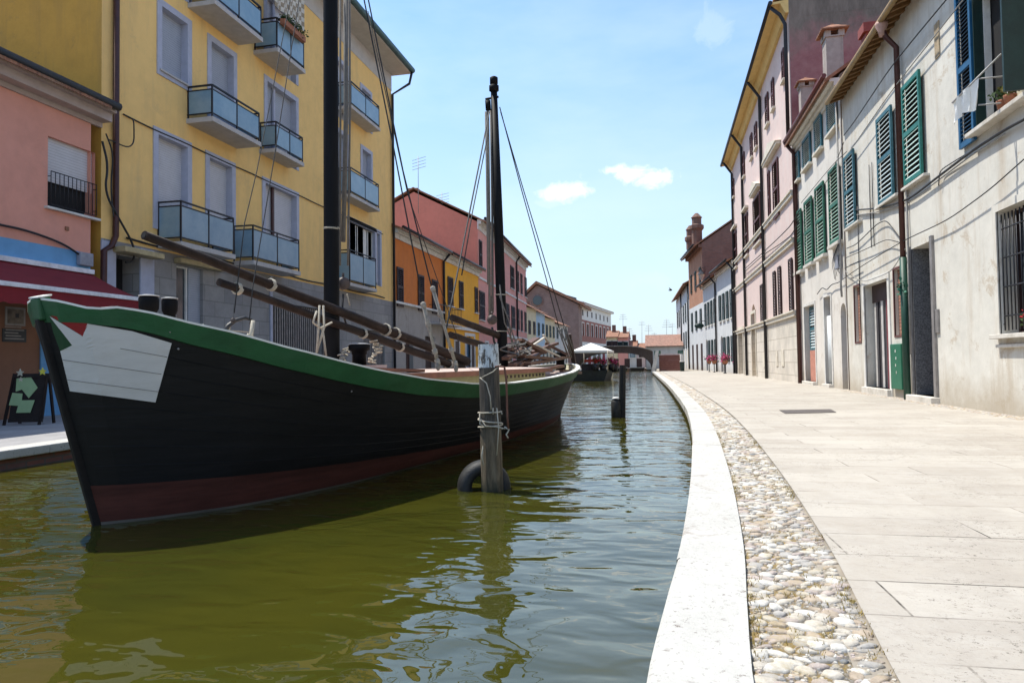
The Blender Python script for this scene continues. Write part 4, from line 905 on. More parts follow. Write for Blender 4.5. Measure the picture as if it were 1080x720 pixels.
# flowers, oval sign, lamp
for k,(px,py,lab) in enumerate(((729.5,379,'pink flowers on a stand, leftmost of the four along the white houses'),(753.5,378,'pink flowers on a stand, second of the four from the bridge, small'),(764.5,378,'pink flowers on a stand, third of the four from the bridge'),(773,377.5,'largest pink flowers on a stand, nearest the pink palace'))):
    pass
fp=[(748.3,'pink flower pot on a stand by the white houses, leftmost of the four'),(753.5,'pink flower pot on a stand by the white houses, second from the left'),(764.5,'pink flower pot on a stand by the white houses, third from the left'),(772.7,'pink flower pot on a stand by the white houses, nearest the pink palace')]
for px,lab in fp:
    X=.7; 
    s_b=None
    for i in range(200):
        s=i*L4/200; q=proj(f4.P(s,X,QZ))
        if q[0]<px: s_b=s; break
    s_b=s_b if s_b is not None else L4-1
    flowerpot(tuple(f4.P(s_b,X,QZ)),.27,lab,pinkfl,'pink flower pots along the white houses',stand=.62)
q=f4.uv(737.5,343.5,.6); P=f4.P
o=thing('hanging_sign','dark green oval shop sign hanging out from the white houses on the right bank','sign',tuple(P(L4-.2,.0,4.0)))
c=ony(737.5,343.5,60.5)
mb=MB(); mb.lathe(c+Vector((0,.05,0)),[(.02,-.03),(.40,-.03),(.40,.03),(.02,.03)],20,axis=(0,1,0)); 
for v in mb.v: v.z=c.z+(v.z-c.z)*.55
mb.build('board',shdark,o); MB().tube([c+Vector((0,0,.22)),c+Vector((0,0,.4)),Vector((P(L4-1.2,0,0).x,60.5,c.z+.4))],.025,6).build('bracket',darkmetal,o)
o=thing('street_lamp','small glass lantern on a bracket high beside the brick house','lamp',tuple(P(L4-1.5,0,7.2))); c=ony(739.8,291,60.2)
MB().lathe(c+Vector((0,0,-.35)),[(.1,0),(.28,.45),(.34,.47)],6,smooth=False).build('lantern',plain('lantern_glass',(.45,.45,.42),.3),o); MB().lathe(c+Vector((0,0,.12)),[(.36,0),(.1,.3),(.03,.5)],6,smooth=False).build('cap',darkmetal,o)
MB().tube([c+Vector((0,0,.6)),c+Vector((.3,0,.8)),Vector((P(L4-1.5,0,0).x,60.2,c.z+.3))],.03,6).build('bracket',darkmetal,o)
# ================================================================== GROUND, QUAYS, WATER
def catmull(pts,n=12):
    out=[]
    p=[Vector(q) for q in pts]; p=[p[0]*2-p[1]]+p+[p[-1]*2-p[-2]]
    for i in range(1,len(p)-2):
        for k in range(n):
            t=k/n; a,b,c,d=p[i-1],p[i],p[i+1],p[i+2]
            out.append(.5*((2*b)+(c-a)*t+(2*a-5*b+4*c-d)*t*t+(3*b-a-3*c+d)*t**3))
    out.append(p[-2]); return out
ko=catmull([(-.35,-6),(-.22,-2),(-.10,1),(-.06,2.02),(.0,2.7),(.11,3.85),(.26,6.2),(.41,9.7),(.48,13.6),(.43,19.4),(.27,28.2),(-.05,40),(-.38,52),(-.62,60)],10)
kw=.30; cw=lambda y:.42 if y<3 else .42-.02*min((y-3),1)
def offs(poly,w):
    out=[]
    for i,p in enumerate(poly):
        d=(poly[min(i+1,len(poly)-1)]-poly[max(i-1,0)]).normalized(); out.append(p+Vector((d.y,-d.x))*w)
    return out
ki=offs(ko,kw); ci=offs(ko,kw+.40)
# materials for paving
def pave():
    m,nt,b=newmat('stone_paving'); g=N(nt,'ShaderNodeNewGeometry'); mp=N(nt,'ShaderNodeMapping'); mp.inputs['Rotation'].default_value=(0,0,R(-1.5)); mp.inputs['Location'].default_value=(.3,.11,0); nt.links.new(g.outputs['Position'],mp.inputs['Vector'])
    v0=mp.outputs['Vector']; nz=N(nt,'ShaderNodeTexNoise'); nz.inputs['Scale'].default_value=1.7; nz.inputs['Detail'].default_value=7; nt.links.new(v0,nz.inputs['Vector'])
    v=mix(nt,.022,v0,nz.outputs['Color'],'ADD')
    br=N(nt,'ShaderNodeTexBrick'); br.inputs['Scale'].default_value=1; br.inputs['Brick Width'].default_value=1.25; br.inputs['Row Height'].default_value=.40; br.inputs['Mortar Size'].default_value=.006; br.inputs['Mortar Smooth'].default_value=.5; br.inputs['Bias'].default_value=0
    br.offset=.37; br.inputs['Color1'].default_value=(.345,.305,.258,1); br.inputs['Color2'].default_value=(.445,.405,.35,1); br.inputs['Mortar'].default_value=(.36,.32,.27,1); nt.links.new(v,br.inputs['Vector'])
    p=geopos(nt); col=mix(nt,ramp(nt,noise(nt,p,2.6,10,.8,.4),.38,.66,(0,0,0,1),(.8,.8,.8,1)),br.outputs['Color'],(.43,.395,.35)); col=mix(nt,ramp(nt,noise(nt,p,.9,9,.8),.46,.70,(0,0,0,1),(.8,.8,.8,1)),col,(.31,.275,.235))
    f=noise(nt,geopos(nt,(.8,3,1)),7,9,.8); col=mix(nt,ramp(nt,f,.54,.66,(0,0,0,1),(.6,.6,.6,1)),col,(.29,.25,.21))
    # open, dirt packed joints come and go
    mm=N(nt,'ShaderNodeMath',operation='MULTIPLY'); nt.links.new(br.outputs['Fac'],mm.inputs[0]); nt.links.new(ramp(nt,noise(nt,geopos(nt,(.5,1.5,1)),1.2,6,.7),.44,.58),mm.inputs[1]); col=mix(nt,mm.outputs[0],col,(.05,.042,.035))
    f=noise(nt,p,42,5,.85); m2=N(nt,'ShaderNodeMath',operation='MULTIPLY'); nt.links.new(ramp(nt,f,.575,.61),m2.inputs[0]); nt.links.new(ramp(nt,noise(nt,p,1.9,5,.7),.45,.6,(.1,.1,.1,1),(1,1,1,1)),m2.inputs[1]); col=mix(nt,m2.outputs[0],col,(.13,.11,.09))
    nt.links.new(col,b.inputs['Base Color']); b.inputs['Roughness'].default_value=.85; b.inputs['Specular IOR Level'].default_value=.25
    n1=bump(nt,b,mm.outputs[0],-.8,.012); n2=bump(nt,b,noise(nt,p,9,9,.82),.7,.014,n1); bump(nt,b,noise(nt,p,60,4,.6),.35,.003,n2); return m
def kerbm():
    m,nt,b=newmat('white_kerb_stone'); p=geopos(nt); f=noise(nt,p,2.2,8,.7); col=mix(nt,ramp(nt,f,.3,.7),(.40,.385,.355),(.50,.485,.45))
    f=noise(nt,geopos(nt,(1.3,.8,1)),1.35,10,.78,1.2); col=mix(nt,ramp(nt,f,.575,.63,(0,0,0,1),(.75,.75,.75,1)),col,(.27,.225,.19))
    f=noise(nt,p,34,5,.85); f2=noise(nt,p,2.6,5,.7); mm=N(nt,'ShaderNodeMath',operation='MULTIPLY'); nt.links.new(ramp(nt,f,.575,.61),mm.inputs[0]); nt.links.new(ramp(nt,f2,.40,.60,(.25,.25,.25,1),(1,1,1,1)),mm.inputs[1])
    col=mix(nt,mm.outputs[0],col,(.17,.14,.12))
    nt.links.new(col,b.inputs['Base Color']); b.inputs['Roughness'].default_value=.75; n1=bump(nt,b,noise(nt,p,16,9,.8),.7,.012); bump(nt,b,noise(nt,p,70,4,.6),.3,.003,n1); return m
PV=pave(); KM=kerbm(); dirt=plain('ground_earth',(.30,.26,.21),.95,.3,2)
def zs(p,z): return Vector((p.x,p.y,z))
# far ground: one big sheet each side of the canal joined behind, at quay level
mb=MB()
FAR=3000
for a,b in zip(ko,ko[1:]): mb.quad(zs(a+Vector((kw+.3,0)),QZ-.02),zs(b+Vector((kw+.3,0)),QZ-.02),Vector((FAR,b.y,QZ-.02)),Vector((FAR,a.y,QZ-.02)))
mb.quad(Vector((-FAR,-60,QZ-.02)),Vector((-7.7,-60,QZ-.02)),Vector((-7.7,85,QZ-.02)),Vector((-FAR,85,QZ-.02)))
mb.quad(Vector((-.3,60,QZ-.02)),Vector((FAR,60,QZ-.02)),Vector((FAR,85,QZ-.02)),Vector((-.3,85,QZ-.02)))
mb.quad(Vector((-FAR,85,QZ-.02)),Vector((FAR,85,QZ-.02)),Vector((FAR,FAR,QZ-.02)),Vector((-FAR,FAR,QZ-.02)))
mb.quad(Vector((.3,-60,QZ-.02)),Vector((FAR,-60,QZ-.02)),Vector((FAR,-6,QZ-.02)),Vector((.3,-6,QZ-.02)))
structure(mb.build('ground',dirt))
# paving strip on the right, kerb, left quay
mb=MB()
for a,b in zip(ci,ci[1:]): mb.quad(zs(a,QZ-.003),zs(b,QZ-.003),Vector((5.6,b.y,QZ-.003)),Vector((5.6,a.y,QZ-.003)))
structure(mb.build('pavement',PV))
acc=[0]
for a,b in zip(ko,ko[1:]): acc.append(acc[-1]+(b-a).length)
def along(poly,d):
    d=min(max(d,0),acc[-1]-1e-4)
    for i in range(len(acc)-1):
        if acc[i+1]>=d: return poly[i].lerp(poly[i+1],(d-acc[i])/(acc[i+1]-acc[i]))
    return poly[-1]
mb=MB(); d0=.3; rk=random.Random(11)
while d0<acc[-1]-1.9:
    ln=rk.uniform(1.35,1.8); e=d0+ln-.005; z=QZ+rk.uniform(-.002,.002); ja=rk.uniform(-.004,.004)
    for k in range(6):
        a=d0+(e-d0)*k/6; b=d0+(e-d0)*(k+1)/6
        p=[along(ko,a)+Vector((ja,0)),along(ko,b)+Vector((ja,0)),along(ki,b),along(ki,a)]; c1=.012
        top=[zs(p[0]+Vector((c1,0)),z),zs(p[1]+Vector((c1,0)),z),zs(p[2],z),zs(p[3],z)]
        mb.quad(*top); mb.quad(zs(p[0],z-c1*.8),zs(p[1],z-c1*.8),top[1],top[0]); mb.quad(zs(p[0],QZ-.13),zs(p[1],QZ-.13),zs(p[1],z-c1*.8),zs(p[0],z-c1*.8)); mb.quad(zs(p[3],QZ-.06),zs(p[2],QZ-.06),zs(p[2],z),zs(p[3],z))
    for q in (d0,e): mb.quad(zs(along(ko,q),QZ-.13),zs(along(ki,q),QZ-.13),zs(along(ki,q),z),zs(along(ko,q)+Vector((.012,0)),z))
    d0+=ln
k_=mb.build('kerb',KM); structure(k_)
kb=[p for p in offs(ko,.05)]
mb=MB()
for a,b in zip(kb,kb[1:]): mb.quad(zs(a,-.6),zs(b,-.6),zs(b,QZ-.13),zs(a,QZ-.13)); 
for a,b,c,d in zip(ko,ko[1:],kb,kb[1:]): mb.quad(zs(a,QZ-.13),zs(b,QZ-.13),zs(d,QZ-.13),zs(c,QZ-.13))
structure(mb.build('quay_wall',bricks('quay_brick',(.26,.14,.09),(.22,.17,.11),(.2,.19,.14),.25,.07)))
# bedding and stones of the cobbled gutter
mb=MB()
for a,b,c,d in zip(ki,ki[1:],ci,ci[1:]): mb.quad(zs(a,QZ-.022),zs(b,QZ-.022),zs(d,QZ-.022),zs(c,QZ-.022))
bm_,nt,b=newmat('sandy_bedding'); p=geopos(nt); col=mix(nt,ramp(nt,noise(nt,p,85,5,.85),.40,.62),(.09,.08,.065),(.38,.345,.30)); col=mix(nt,ramp(nt,noise(nt,p,4.2,8,.8),.46,.56,(0,0,0,1),(.85,.85,.85,1)),col,(.33,.22,.06)); nt.links.new(col,b.inputs['Base Color']); b.inputs['Roughness'].default_value=.95; bump(nt,b,noise(nt,p,85,5,.85),1.0,.012)
structure(mb.build('gutter_bed',bm_))
def stonem(name,c):
    m,nt,b=newmat(name); p=geopos(nt); col=mix(nt,ramp(nt,noise(nt,p,22,9,.8),.35,.65),sub(c,.66),sub(c,1.15)); col=mix(nt,ramp(nt,noise(nt,p,4.2,8,.8),.50,.60,(0,0,0,1),(.5,.5,.5,1)),col,(.34,.25,.10)); nt.links.new(col,b.inputs['Base Color']); b.inputs['Roughness'].default_value=.7; bump(nt,b,noise(nt,p,60,7,.8),.8,.006); return m
SM=[stonem('cobble_%s'%n,c) for n,c in (('white',(.58,.55,.50)),('cream',(.50,.45,.38)),('grey',(.38,.355,.325)),('pink',(.42,.35,.31)),('tan',(.40,.32,.24)),('slate',(.19,.195,.20)))]
mb=MB(); rnd=random.Random(3)
acc=[0]
for a,b in zip(ko,ko[1:]): acc.append(acc[-1]+(b-a).length)
def at(d,o):
    for i in range(len(acc)-1):
        if acc[i+1]>=d:
            f=(d-acc[i])/(acc[i+1]-acc[i]); return ki[i].lerp(ki[i+1],f).lerp(ci[i].lerp(ci[i+1],f),o)
    return ki[-1]
d=acc[20]; row=0
while d<acc[-1]-.2:
    y=at(d,.5).y; sp=.058 if y<9 else (.08 if y<20 else .15)
    n=int(.41/sp/1.05)
    for k in range(n):
        o=(k+.5+(.25 if row%2 else -.25)*.9+rnd.uniform(-.2,.2))/n
        if not .0<o<1.0: continue
        o=min(max(o,.07),.93)
        q=at(d+rnd.uniform(-.25,.25)*sp,o); r=sp*rnd.choice((rnd.uniform(.22,.4),rnd.uniform(.4,.56),rnd.uniform(.5,.72))); ex_=rnd.uniform(.8,1.6); an=rnd.uniform(-.6,.6) ; h=min(r*rnd.uniform(.2,.4),.011)+.008
        seg=9 if y<6 else (7 if y<14 else 5); mb.mi=rnd.choices(range(6),(24,25,19,15,15,2))[0]; O=len(mb.v)
        prof=((1.0,-.3),(.95,.35),(.78,.8),(.4,1.0)) if y<14 else ((1,-.2),(.7,.8))
        ph=[rnd.uniform(.74,1.18) for _ in range(seg)]
        for rr,zz in prof:
            for j in range(seg):
                t_=2*math.pi*j/seg; x_=math.cos(t_)*r*ex_*rr*ph[j]; y_=math.sin(t_)*r/ex_*rr*ph[j]
                mb.v.append(Vector((q.x+x_*math.cos(an)-y_*math.sin(an),q.y+x_*math.sin(an)+y_*math.cos(an),QZ-.021+h*zz*.62+rnd.uniform(-.0015,.0015))))
        for i in range(len(prof)-1):
            for j in range(seg): a_=O+i*seg+j;b_=O+i*seg+(j+1)%seg; mb.f.append((a_,b_,b_+seg,a_+seg)); mb.m.append(mb.mi); mb.sm.append(True)
        mb.f.append(tuple(O+(len(prof)-1)*seg+j for j in range(seg))); mb.m.append(mb.mi); mb.sm.append(True)
    d+=sp*.9; row+=1
for i in range(5200):
    d_=acc[20]+(rnd.random()**1.7)*5.5; q=at(d_,rnd.uniform(.01,.99)); r=rnd.uniform(.004,.012); O=len(mb.v); mb.mi=rnd.choice((1,2,2,4,3,0))
    a0_=rnd.uniform(0,6); 
    for rr,zz in ((1,0),(.6,.7)):
        for j in range(5): mb.v.append(Vector((q.x+math.cos(a0_+j*1.257)*r*rr*rnd.uniform(.8,1.2),q.y+math.sin(a0_+j*1.257)*r*rr,QZ-.023+r*zz)))
    for j in range(5): mb.f.append((O+j,O+(j+1)%5,O+(j+1)%5+5,O+j+5)); mb.m.append(mb.mi); mb.sm.append(False)
    mb.f.append(tuple(O+5+j for j in range(5))); mb.m.append(mb.mi); mb.sm.append(False)
structure(mb.build('cobbled_gutter',SM))
# small weeds and dry moss between the cobbles
wm=plain('dry_moss',(.30,.22,.06),.9,.5,30); mb=MB()
for i in range(900):
    d_=rnd.uniform(acc[20],acc[20]+9)
    y=at(d_,.5); o=rnd.choice([rnd.uniform(.86,1.0),rnd.uniform(0,1),rnd.uniform(0,.08)])
    if math.sin(d_*2.3)+math.sin(d_*5.1+1)+rnd.uniform(-.8,.8)<.1: continue
    q=at(d_,o)
    for k in range(5):
        a=rnd.uniform(0,6.28); e=Vector((math.cos(a),math.sin(a),0)); h=rnd.uniform(.006,.018); bb=Vector((q.x,q.y,QZ-.012))+e*rnd.uniform(0,.02)
        mb.quad(bb,bb+Vector((-e.y,e.x,0))*.004,bb+e*.008+Vector((0,0,h)),bb+e*.006+Vector((0,0,h)))
o=mb.build('moss_tufts',wm); o['kind']='stuff'; tag(o,'dry yellowish moss tufts between the cobbles of the gutter','moss')
# cobbled edge along the right house fronts
mb=MB()
y=9.0
while y<21:
    for k in range(4):
        x=5.28-.04-k*.07-rnd.uniform(0,.03); r=rnd.uniform(.025,.045); mb.mi=rnd.choice((1,2,4,3)); mb.lathe((x,y+rnd.uniform(-.02,.02),QZ-.012),[(r,0),(r*.8,.014),(r*.3,.02)],6)
    y+=.075
structure(mb.build('cobbled_edge',SM))
# left quay
LE=-7.3
mb=MB().quad((LX-.3,-20,QZ),(LE-.35,-20,QZ),(LE-.35,85,QZ),(LX-.3,85,QZ)); structure(mb.build('quay_pavement',plain('asphalt_quay',(.30,.29,.29),.9,.25,3,.004)))
mb=MB(); fq=Fr((LE,-20),(LE,85),+1)
y=0.0
while y<105: mb.box(fq,y,y+1.492,-.36,.0+rnd.uniform(0,.004),QZ-.10,QZ+.004+rnd.uniform(0,.003)); y+=1.5
structure(mb.build('quay_kerb',KM,bevel=.012))
mb=MB().quad((LE-.05,-20,-.6),(LE-.05,85,-.6),(LE-.05,85,QZ-.1),(LE-.05,-20,QZ-.1)); structure(mb.build('quay_wall_brick',bricks('quay_brick_red',(.24,.09,.06),(.18,.09,.07),(.12,.1,.08),.25,.07)))
mb=MB().quad((-7.4,85,-.6),(-.3,85,-.6),(-.3,85,QZ-.02),(-7.4,85,QZ-.02)); mb.quad((-.45,60,-.6),(-.45,85,-.6),(-.45,85,QZ-.02),(-.45,60,QZ-.02)); structure(mb.build('quay_wall_end',bricks('quay_brick_red',(0,0,0),(0,0,0),(0,0,0))))
# water
wm_,nt,b=newmat('canal_water')
p=geopos(nt,(.55,1,1)); b.inputs['Base Color'].default_value=(.05,.04,.006,1)
g=N(nt,'ShaderNodeNewGeometry'); f=noise(nt,geopos(nt),.35,4,.6); col=mix(nt,ramp(nt,f,.3,.7),(.028,.032,.005),(.056,.050,.005)); nt.links.new(col,b.inputs['Base Color'])
b.inputs['Roughness'].default_value=.015; b.inputs['IOR'].default_value=1.82; b.inputs['Specular IOR Level'].default_value=.5
n1=bump(nt,b,noise(nt,p,1.4,1,.4,.5),1.0,.035); n2=bump(nt,b,noise(nt,p,5.0,1,.4,.8),1.0,.017,n1); n3=bump(nt,b,noise(nt,geopos(nt,(.7,1,1)),16,1,.4,.3),1.0,.0016,n2)
mb=MB(); mb.quad((-7.6,-60,0),(3,-60,0),(3,88,0),(-7.6,88,0)); structure(mb.build('canal_water',wm_))
# iron cover in the paving
a=[onz(822,432.5,QZ),onz(876,431.5,QZ),onz(882,434.8,QZ),onz(828,436,QZ)]
mc=MB().hexa([zs(v,QZ-.002) for v in (a[3],a[2],a[1],a[0])]+[zs(v,QZ+.006) for v in (a[3],a[2],a[1],a[0])]); o=tag(mc.build('drain_cover',plain('cast_iron',(.13,.11,.10),.6,.3,20,.004,.4)),'dark rectangular iron cover set into the pale paving','drain cover')
# ================================================================== THE BOAT
BO=onz(105,553,0); SO=Vector((-2.12,13.9,0)); bx_=(SO-BO); bx_.z=0; BL=bx_.length; bx_.normalize(); bn=Vector((bx_.y,-bx_.x,0))
def BP(t,o,z): return BO+bx_*t+bn*o+Vector((0,0,z))
def bpx(px,py,off):
    d=ray(px,py); k=((BO-CAM).dot(bn)+off)/d.dot(bn); return CAM+d*k
def btoz(p): q=Vector(p)-BO; return (q.dot(bx_),q.dot(bn),p[2])
def tab(T,x):
    if x<=T[0][0]: return T[0][1]
    for (a,b),(c,d) in zip(T,T[1:]):
        if a<=x<=c:
            f=(x-a)/(c-a); return b+(d-b)*f
    return T[-1][1]
GB=[(-.46,.026),(-.43,.12),(-.32,.30),(-.05,.55),(.4,.83),(1.0,1.1),(1.8,1.3),(3,1.42),(4.5,1.45),(6,1.38),(7.5,1.17),(8.6,.92),(9.5,.62),(10.1,.36),(10.4,.16),(10.48,.035)]
GZ=[(-.46,1.62),(-.41,1.60),(-.32,1.555),(-.28,1.55),(-.20,1.565),(-.07,1.54),(.19,1.46),(.47,1.39),(.81,1.29),(1.22,1.19),(1.73,1.085),(2.42,.99),(3.3,.915),(4.3,.89),(5.8,.915),(6.9,.945),(8,.985),(9.2,1.04),(10.48,1.10)]
WB=[(0,.018),(.2,.19),(.49,.36),(.81,.51),(1.3,.63),(2,.72),(3,.76),(4.5,.76),(6,.70),(7.5,.58),(8.5,.42),(9.3,.24),(9.7,.09),(9.78,.03)]
NU=70
def sm(T,x,w):
    return (tab(T,x-w)+2*tab(T,x)+tab(T,x+w))/4
us=[(1-math.cos(math.pi*i/NU))/2*.8+.2*(i/NU) for i in range(NU+1)]
def gt(u): return -.46+10.94*u
def wt(u): return 9.78*u
ST=[(-.46,.15),(-.41,.130),(-.32,.095),(-.28,.100),(-.20,.125),(-.07,.135),(.19,.150),(.47,.160),(1,.160),(3,.15),(10.5,.14)]
def strip(u): return tab(ST,gt(u))
def redz(u): return .30-.15*min(1,u*2.2)
def hull(u,z,side=1,out=0.0):
    G_=gt(u); zg=tab(GZ,G_) if G_>.3 or u==0 else tab(GZ,G_); w_=.12*min(1,u*12,(1-u)*12)
    gb=sm(GB,G_,w_*.5); wb=sm(WB,wt(u),w_*.5)
    v=z/zg
    if v>=0: t=wt(u)+(G_-wt(u))*v; b=wb+(gb-wb)*(v**.85)*(1.0)+.0
    else: t=wt(u)+(G_-wt(u))*v*.2; b=wb*(1+v*1.3)
    return BP(t,side*(max(b,.02)+out),z)
def hz(u,lev):
    zg=tab(GZ,gt(u)); zs_=zg-strip(u); r=redz(u)
    if lev<=0: return (-.35,0)[lev+1]
    if lev==1: return .022
    if lev<=3: return .022+(r-.022)*(lev-1)/2
    if lev<=11: return r+(zs_-r)*(lev-3)/8
    return zs_+(zg-zs_)*(lev-11)/2
boat=thing('sailing_boat','old black wooden sailing boat with green rail, white bow panel and two black masts','boat',tuple(BP(4.5,0,0)))
def tarm(name,c,rough,red=False):
    m,nt,b=newmat(name); p=geopos(nt); ps=geopos(nt,(.3,.3,3)); col=mix(nt,ramp(nt,noise(nt,ps,2.2,7,.7),.35,.75),sub(c,.6),sub(c,1.6)); col=mix(nt,ramp(nt,noise(nt,p,3,9,.8),.62,.7,(0,0,0,1),(.5,.5,.5,1)),col,sub(c,2.6))
    nt.links.new(col,b.inputs['Base Color']); b.inputs['Roughness'].default_value=rough; b.inputs['Specular IOR Level'].default_value=.25
    ps2=geopos(nt,(.4,.4,6)); n1=bump(nt,b,noise(nt,ps2,1.6,4,.6),.5,.012); bump(nt,b,noise(nt,p,30,6,.7),.35,.003,n1); return m
hb=tarm('hull_black',(.0075,.0075,.009),.55); hr=tarm('hull_red_oxide',(.075,.024,.019),.7); hw=tarm('waterline_grey',(.12,.11,.10),.6)
mb=MB(); 
for side in (1,-1):
    for lev in range(-1,11):
        mb.mi=2 if lev==0 else (1 if 0<lev<3 else (0 if lev>=3 else 1))
        if lev==-1: mb.mi=1
        for i in range(NU):
            z=lambda u,l:hz(u,l)
            q=[hull(us[i],z(us[i],lev),side),hull(us[i+1],z(us[i+1],lev),side),hull(us[i+1],z(us[i+1],lev+1),side),hull(us[i],z(us[i],lev+1),side)]
            mb.add(q,((0,1,2,3),),True)
h_=mb.build('hull',[hb,hr,hw],boat)
# plank seams as slim raised strips along the planking
mb=MB()
for side in (1,):
    for lev in (4,5,6,7,8,9,10):
        for i in range(1,NU-1):
            a,b_=us[i],us[i+1]; f=lambda u,dz,o:hull(u,hz(u,lev)+dz,side,o)
            mb.add([f(a,-.003,.0),f(b_,-.003,.0),f(b_,.0,.0035),f(a,.0,.0035),f(b_,.003,.0),f(a,.003,.0)],((0,1,2,3),(3,2,4,5)))
mb.build('plank_seam',hb,h_)
green=plain('rail_green',(.012,.085,.030),.5,.3,5,.004,0,(.03,.10,.05),(.5,.5,1)); railw=plain('rail_white',(.70,.69,.64),.6,.15,6)
mb=MB()
for side in (1,-1):
    for i in range(NU):
        a,b_=us[i],us[i+1]; Z0=lambda u:tab(GZ,gt(u))-strip(u); Z1=lambda u:tab(GZ,gt(u))
        o=.024
        A=[hull(a,Z0(a),side,.0),hull(b_,Z0(b_),side,.0),hull(b_,Z0(b_),side,o),hull(a,Z0(a),side,o)]
        B=[hull(a,Z1(a),side,-.05),hull(b_,Z1(b_),side,-.05),hull(b_,Z1(b_),side,o),hull(a,Z1(a),side,o)]
        mb.add(A+B,((0,1,2,3),(7,6,2,3) if 0 else (3,2,6,7),(4,5,6,7),(0,1,5,4)),False)
mb.build('sheer_strake',green,boat)
mb=MB()
for side in (1,-1):
    for i in range(NU):
        a,b_=us[i],us[i+1]; Z1=lambda u:tab(GZ,gt(u))
        mb.hexa([hull(a,Z1(a),side,-.055)+Vector((0,0,.001)),hull(b_,Z1(b_),side,-.055)+Vector((0,0,.001)),hull(b_,Z1(b_),side,.028)+Vector((0,0,.001)),hull(a,Z1(a),side,.028)+Vector((0,0,.001))]+[hull(a,Z1(a),side,-.055)+Vector((0,0,.016)),hull(b_,Z1(b_),side,-.055)+Vector((0,0,.016)),hull(b_,Z1(b_),side,.028)+Vector((0,0,.016)),hull(a,Z1(a),side,.028)+Vector((0,0,.016))])
mb.build('cap_rail',railw,boat)
# stem and stern post
mb=MB(); mb.hexa([BP(.12,-.016,-.3),BP(.03,-.016,-.3),BP(.03,.016,-.3),BP(.12,.016,-.3),BP(-.34,-.022,1.49),BP(-.463,-.022,1.49),BP(-.463,.022,1.49),BP(-.34,.022,1.49)]); mb.build('stem',hb,boat,bevel=.008)
mb=MB(); mb.hexa([BP(-.38,-.045,1.485),BP(-.458,-.045,1.485),BP(-.458,.045,1.485),BP(-.38,.045,1.485),BP(-.39,-.045,1.655),BP(-.478,-.045,1.63),BP(-.478,.045,1.63),BP(-.39,.045,1.655)]); mb.build('stem_head',green,boat,bevel=.01)
mb=MB(); mb.hexa([BP(-.385,-.048,1.658),BP(-.482,-.048,1.632),BP(-.482,.048,1.632),BP(-.385,.048,1.658),BP(-.385,-.048,1.668),BP(-.482,-.048,1.642),BP(-.482,.048,1.642),BP(-.385,.048,1.668)]); mb.build('stem_cap',railw,boat)
mb=MB(); mb.hexa([BP(9.7,-.035,-.4),BP(9.85,-.035,-.4),BP(9.85,.035,-.4),BP(9.7,.035,-.4),BP(10.4,-.035,1.08),BP(10.54,-.035,1.08),BP(10.54,.035,1.08),BP(10.4,.035,1.08)]); mb.build('stern_post',hb,boat)
# deck
dz=lambda t:.30 if t<.3 else (.30-.20*min(1,(t-.3)/1.8) if t<6 else .10+.03*min(1,(t-6)/3))
deckm=plain('deck_pale_pink',(.52,.40,.35),.75,.15,5,.003,0,(.42,.30,.26),(3,.4,1))
mb=MB()
for i in range(2,NU-1):
    a,b_=us[i],us[i+1]
    pr=[]
    for u in (a,b_):
        t=gt(u); z=tab(GZ,t)-dz(t)
        pr.append((hull(u,z,-1,-.02),hull(u,z,1,-.02)))
    l0,r0_=pr[0]; l1,r1=pr[1]; c0=l0.lerp(r0_,.5)+Vector((0,0,.03)); c1=l1.lerp(r1,.5)+Vector((0,0,.03))
    mb.quad(l0,c0,c1,l1); mb.quad(c0,r0_,r1,c1)
mb.build('deck',deckm,boat)
mb=MB()
for side in (1,-1):
    for i in range(1,NU-1):
        a,b_=us[i],us[i+1]; f=lambda u,d:hull(u,tab(GZ,gt(u))-d,side,-.045)
        mb.quad(f(a,.36),f(b_,.36),f(b_,.0),f(a,.0))
mb.build('bulwark',plain('bulwark_cream',(.46,.44,.33),.7,.2,6),boat)
# bow panel: white boards with the two coloured corners, laid on the hull planking
bm=bmesh.new(); 
HV=MB()
for i in range(NU):
    for lev in range(-1,13):
        q=[hull(us[i],hz(us[i],lev)),hull(us[i+1],hz(us[i+1],lev)),hull(us[i+1],hz(us[i+1],lev+1)),hull(us[i],hz(us[i],lev+1))]; HV.add(q,((0,1,2),(0,2,3)))
bvh=BVHTree.FromPolygons(HV.v,HV.f); bm.free()
def onhull(px,py,out=.004):
    d=ray(px,py).normalized(); hit,nrm,idx,dist=bvh.ray_cast(CAM,d)
    if hit is None: return None
    if nrm.dot(d)>0: nrm=-nrm
    return hit+nrm*out
from mathutils.geometry import tessellate_polygon
def bowpatch(poly,m,name,out,parent,n=14):
    mb=MB(); P2=[Vector((x,y,0)) for x,y in poly]
    for tri in tessellate_polygon([P2]):
        a,b_,c=[P2[i] for i in tri]; G_={}
        for i in range(n+1):
            for j in range(n+1-i):
                q=a+(b_-a)*(i/n)+(c-a)*(j/n); G_[i,j]=onhull(q.x,q.y,out)
        for i in range(n):
            for j in range(n-i):
                f=[G_[i,j],G_[i+1,j],G_[i,j+1]]
                if all(v is not None for v in f): mb.add(f,((0,1,2),),True)
                if i+j<n-1:
                    f=[G_[i+1,j],G_[i+1,j+1],G_[i,j+1]]
                    if all(v is not None for v in f): mb.add(f,((0,1,2),),True)
    return mb.build(name,m,parent)
pw=plain('panel_white',(.60,.58,.58),.7,.08,3,.002,0,(.50,.48,.46),(1,1,4))
bowpatch([(53,333),(87.8,354.4),(92.5,341),(140,349),(181,361.5),(164,423.8),(74.4,412),(64.4,370),(76.7,363.8)],pw,'bow_panel',.008,h_)
bowpatch([(54,332.5),(87.8,354.4),(94.5,338.5)],plain('panel_red',(.28,.012,.015),.6,.15,4),'bow_panel_corner',.008,h_)
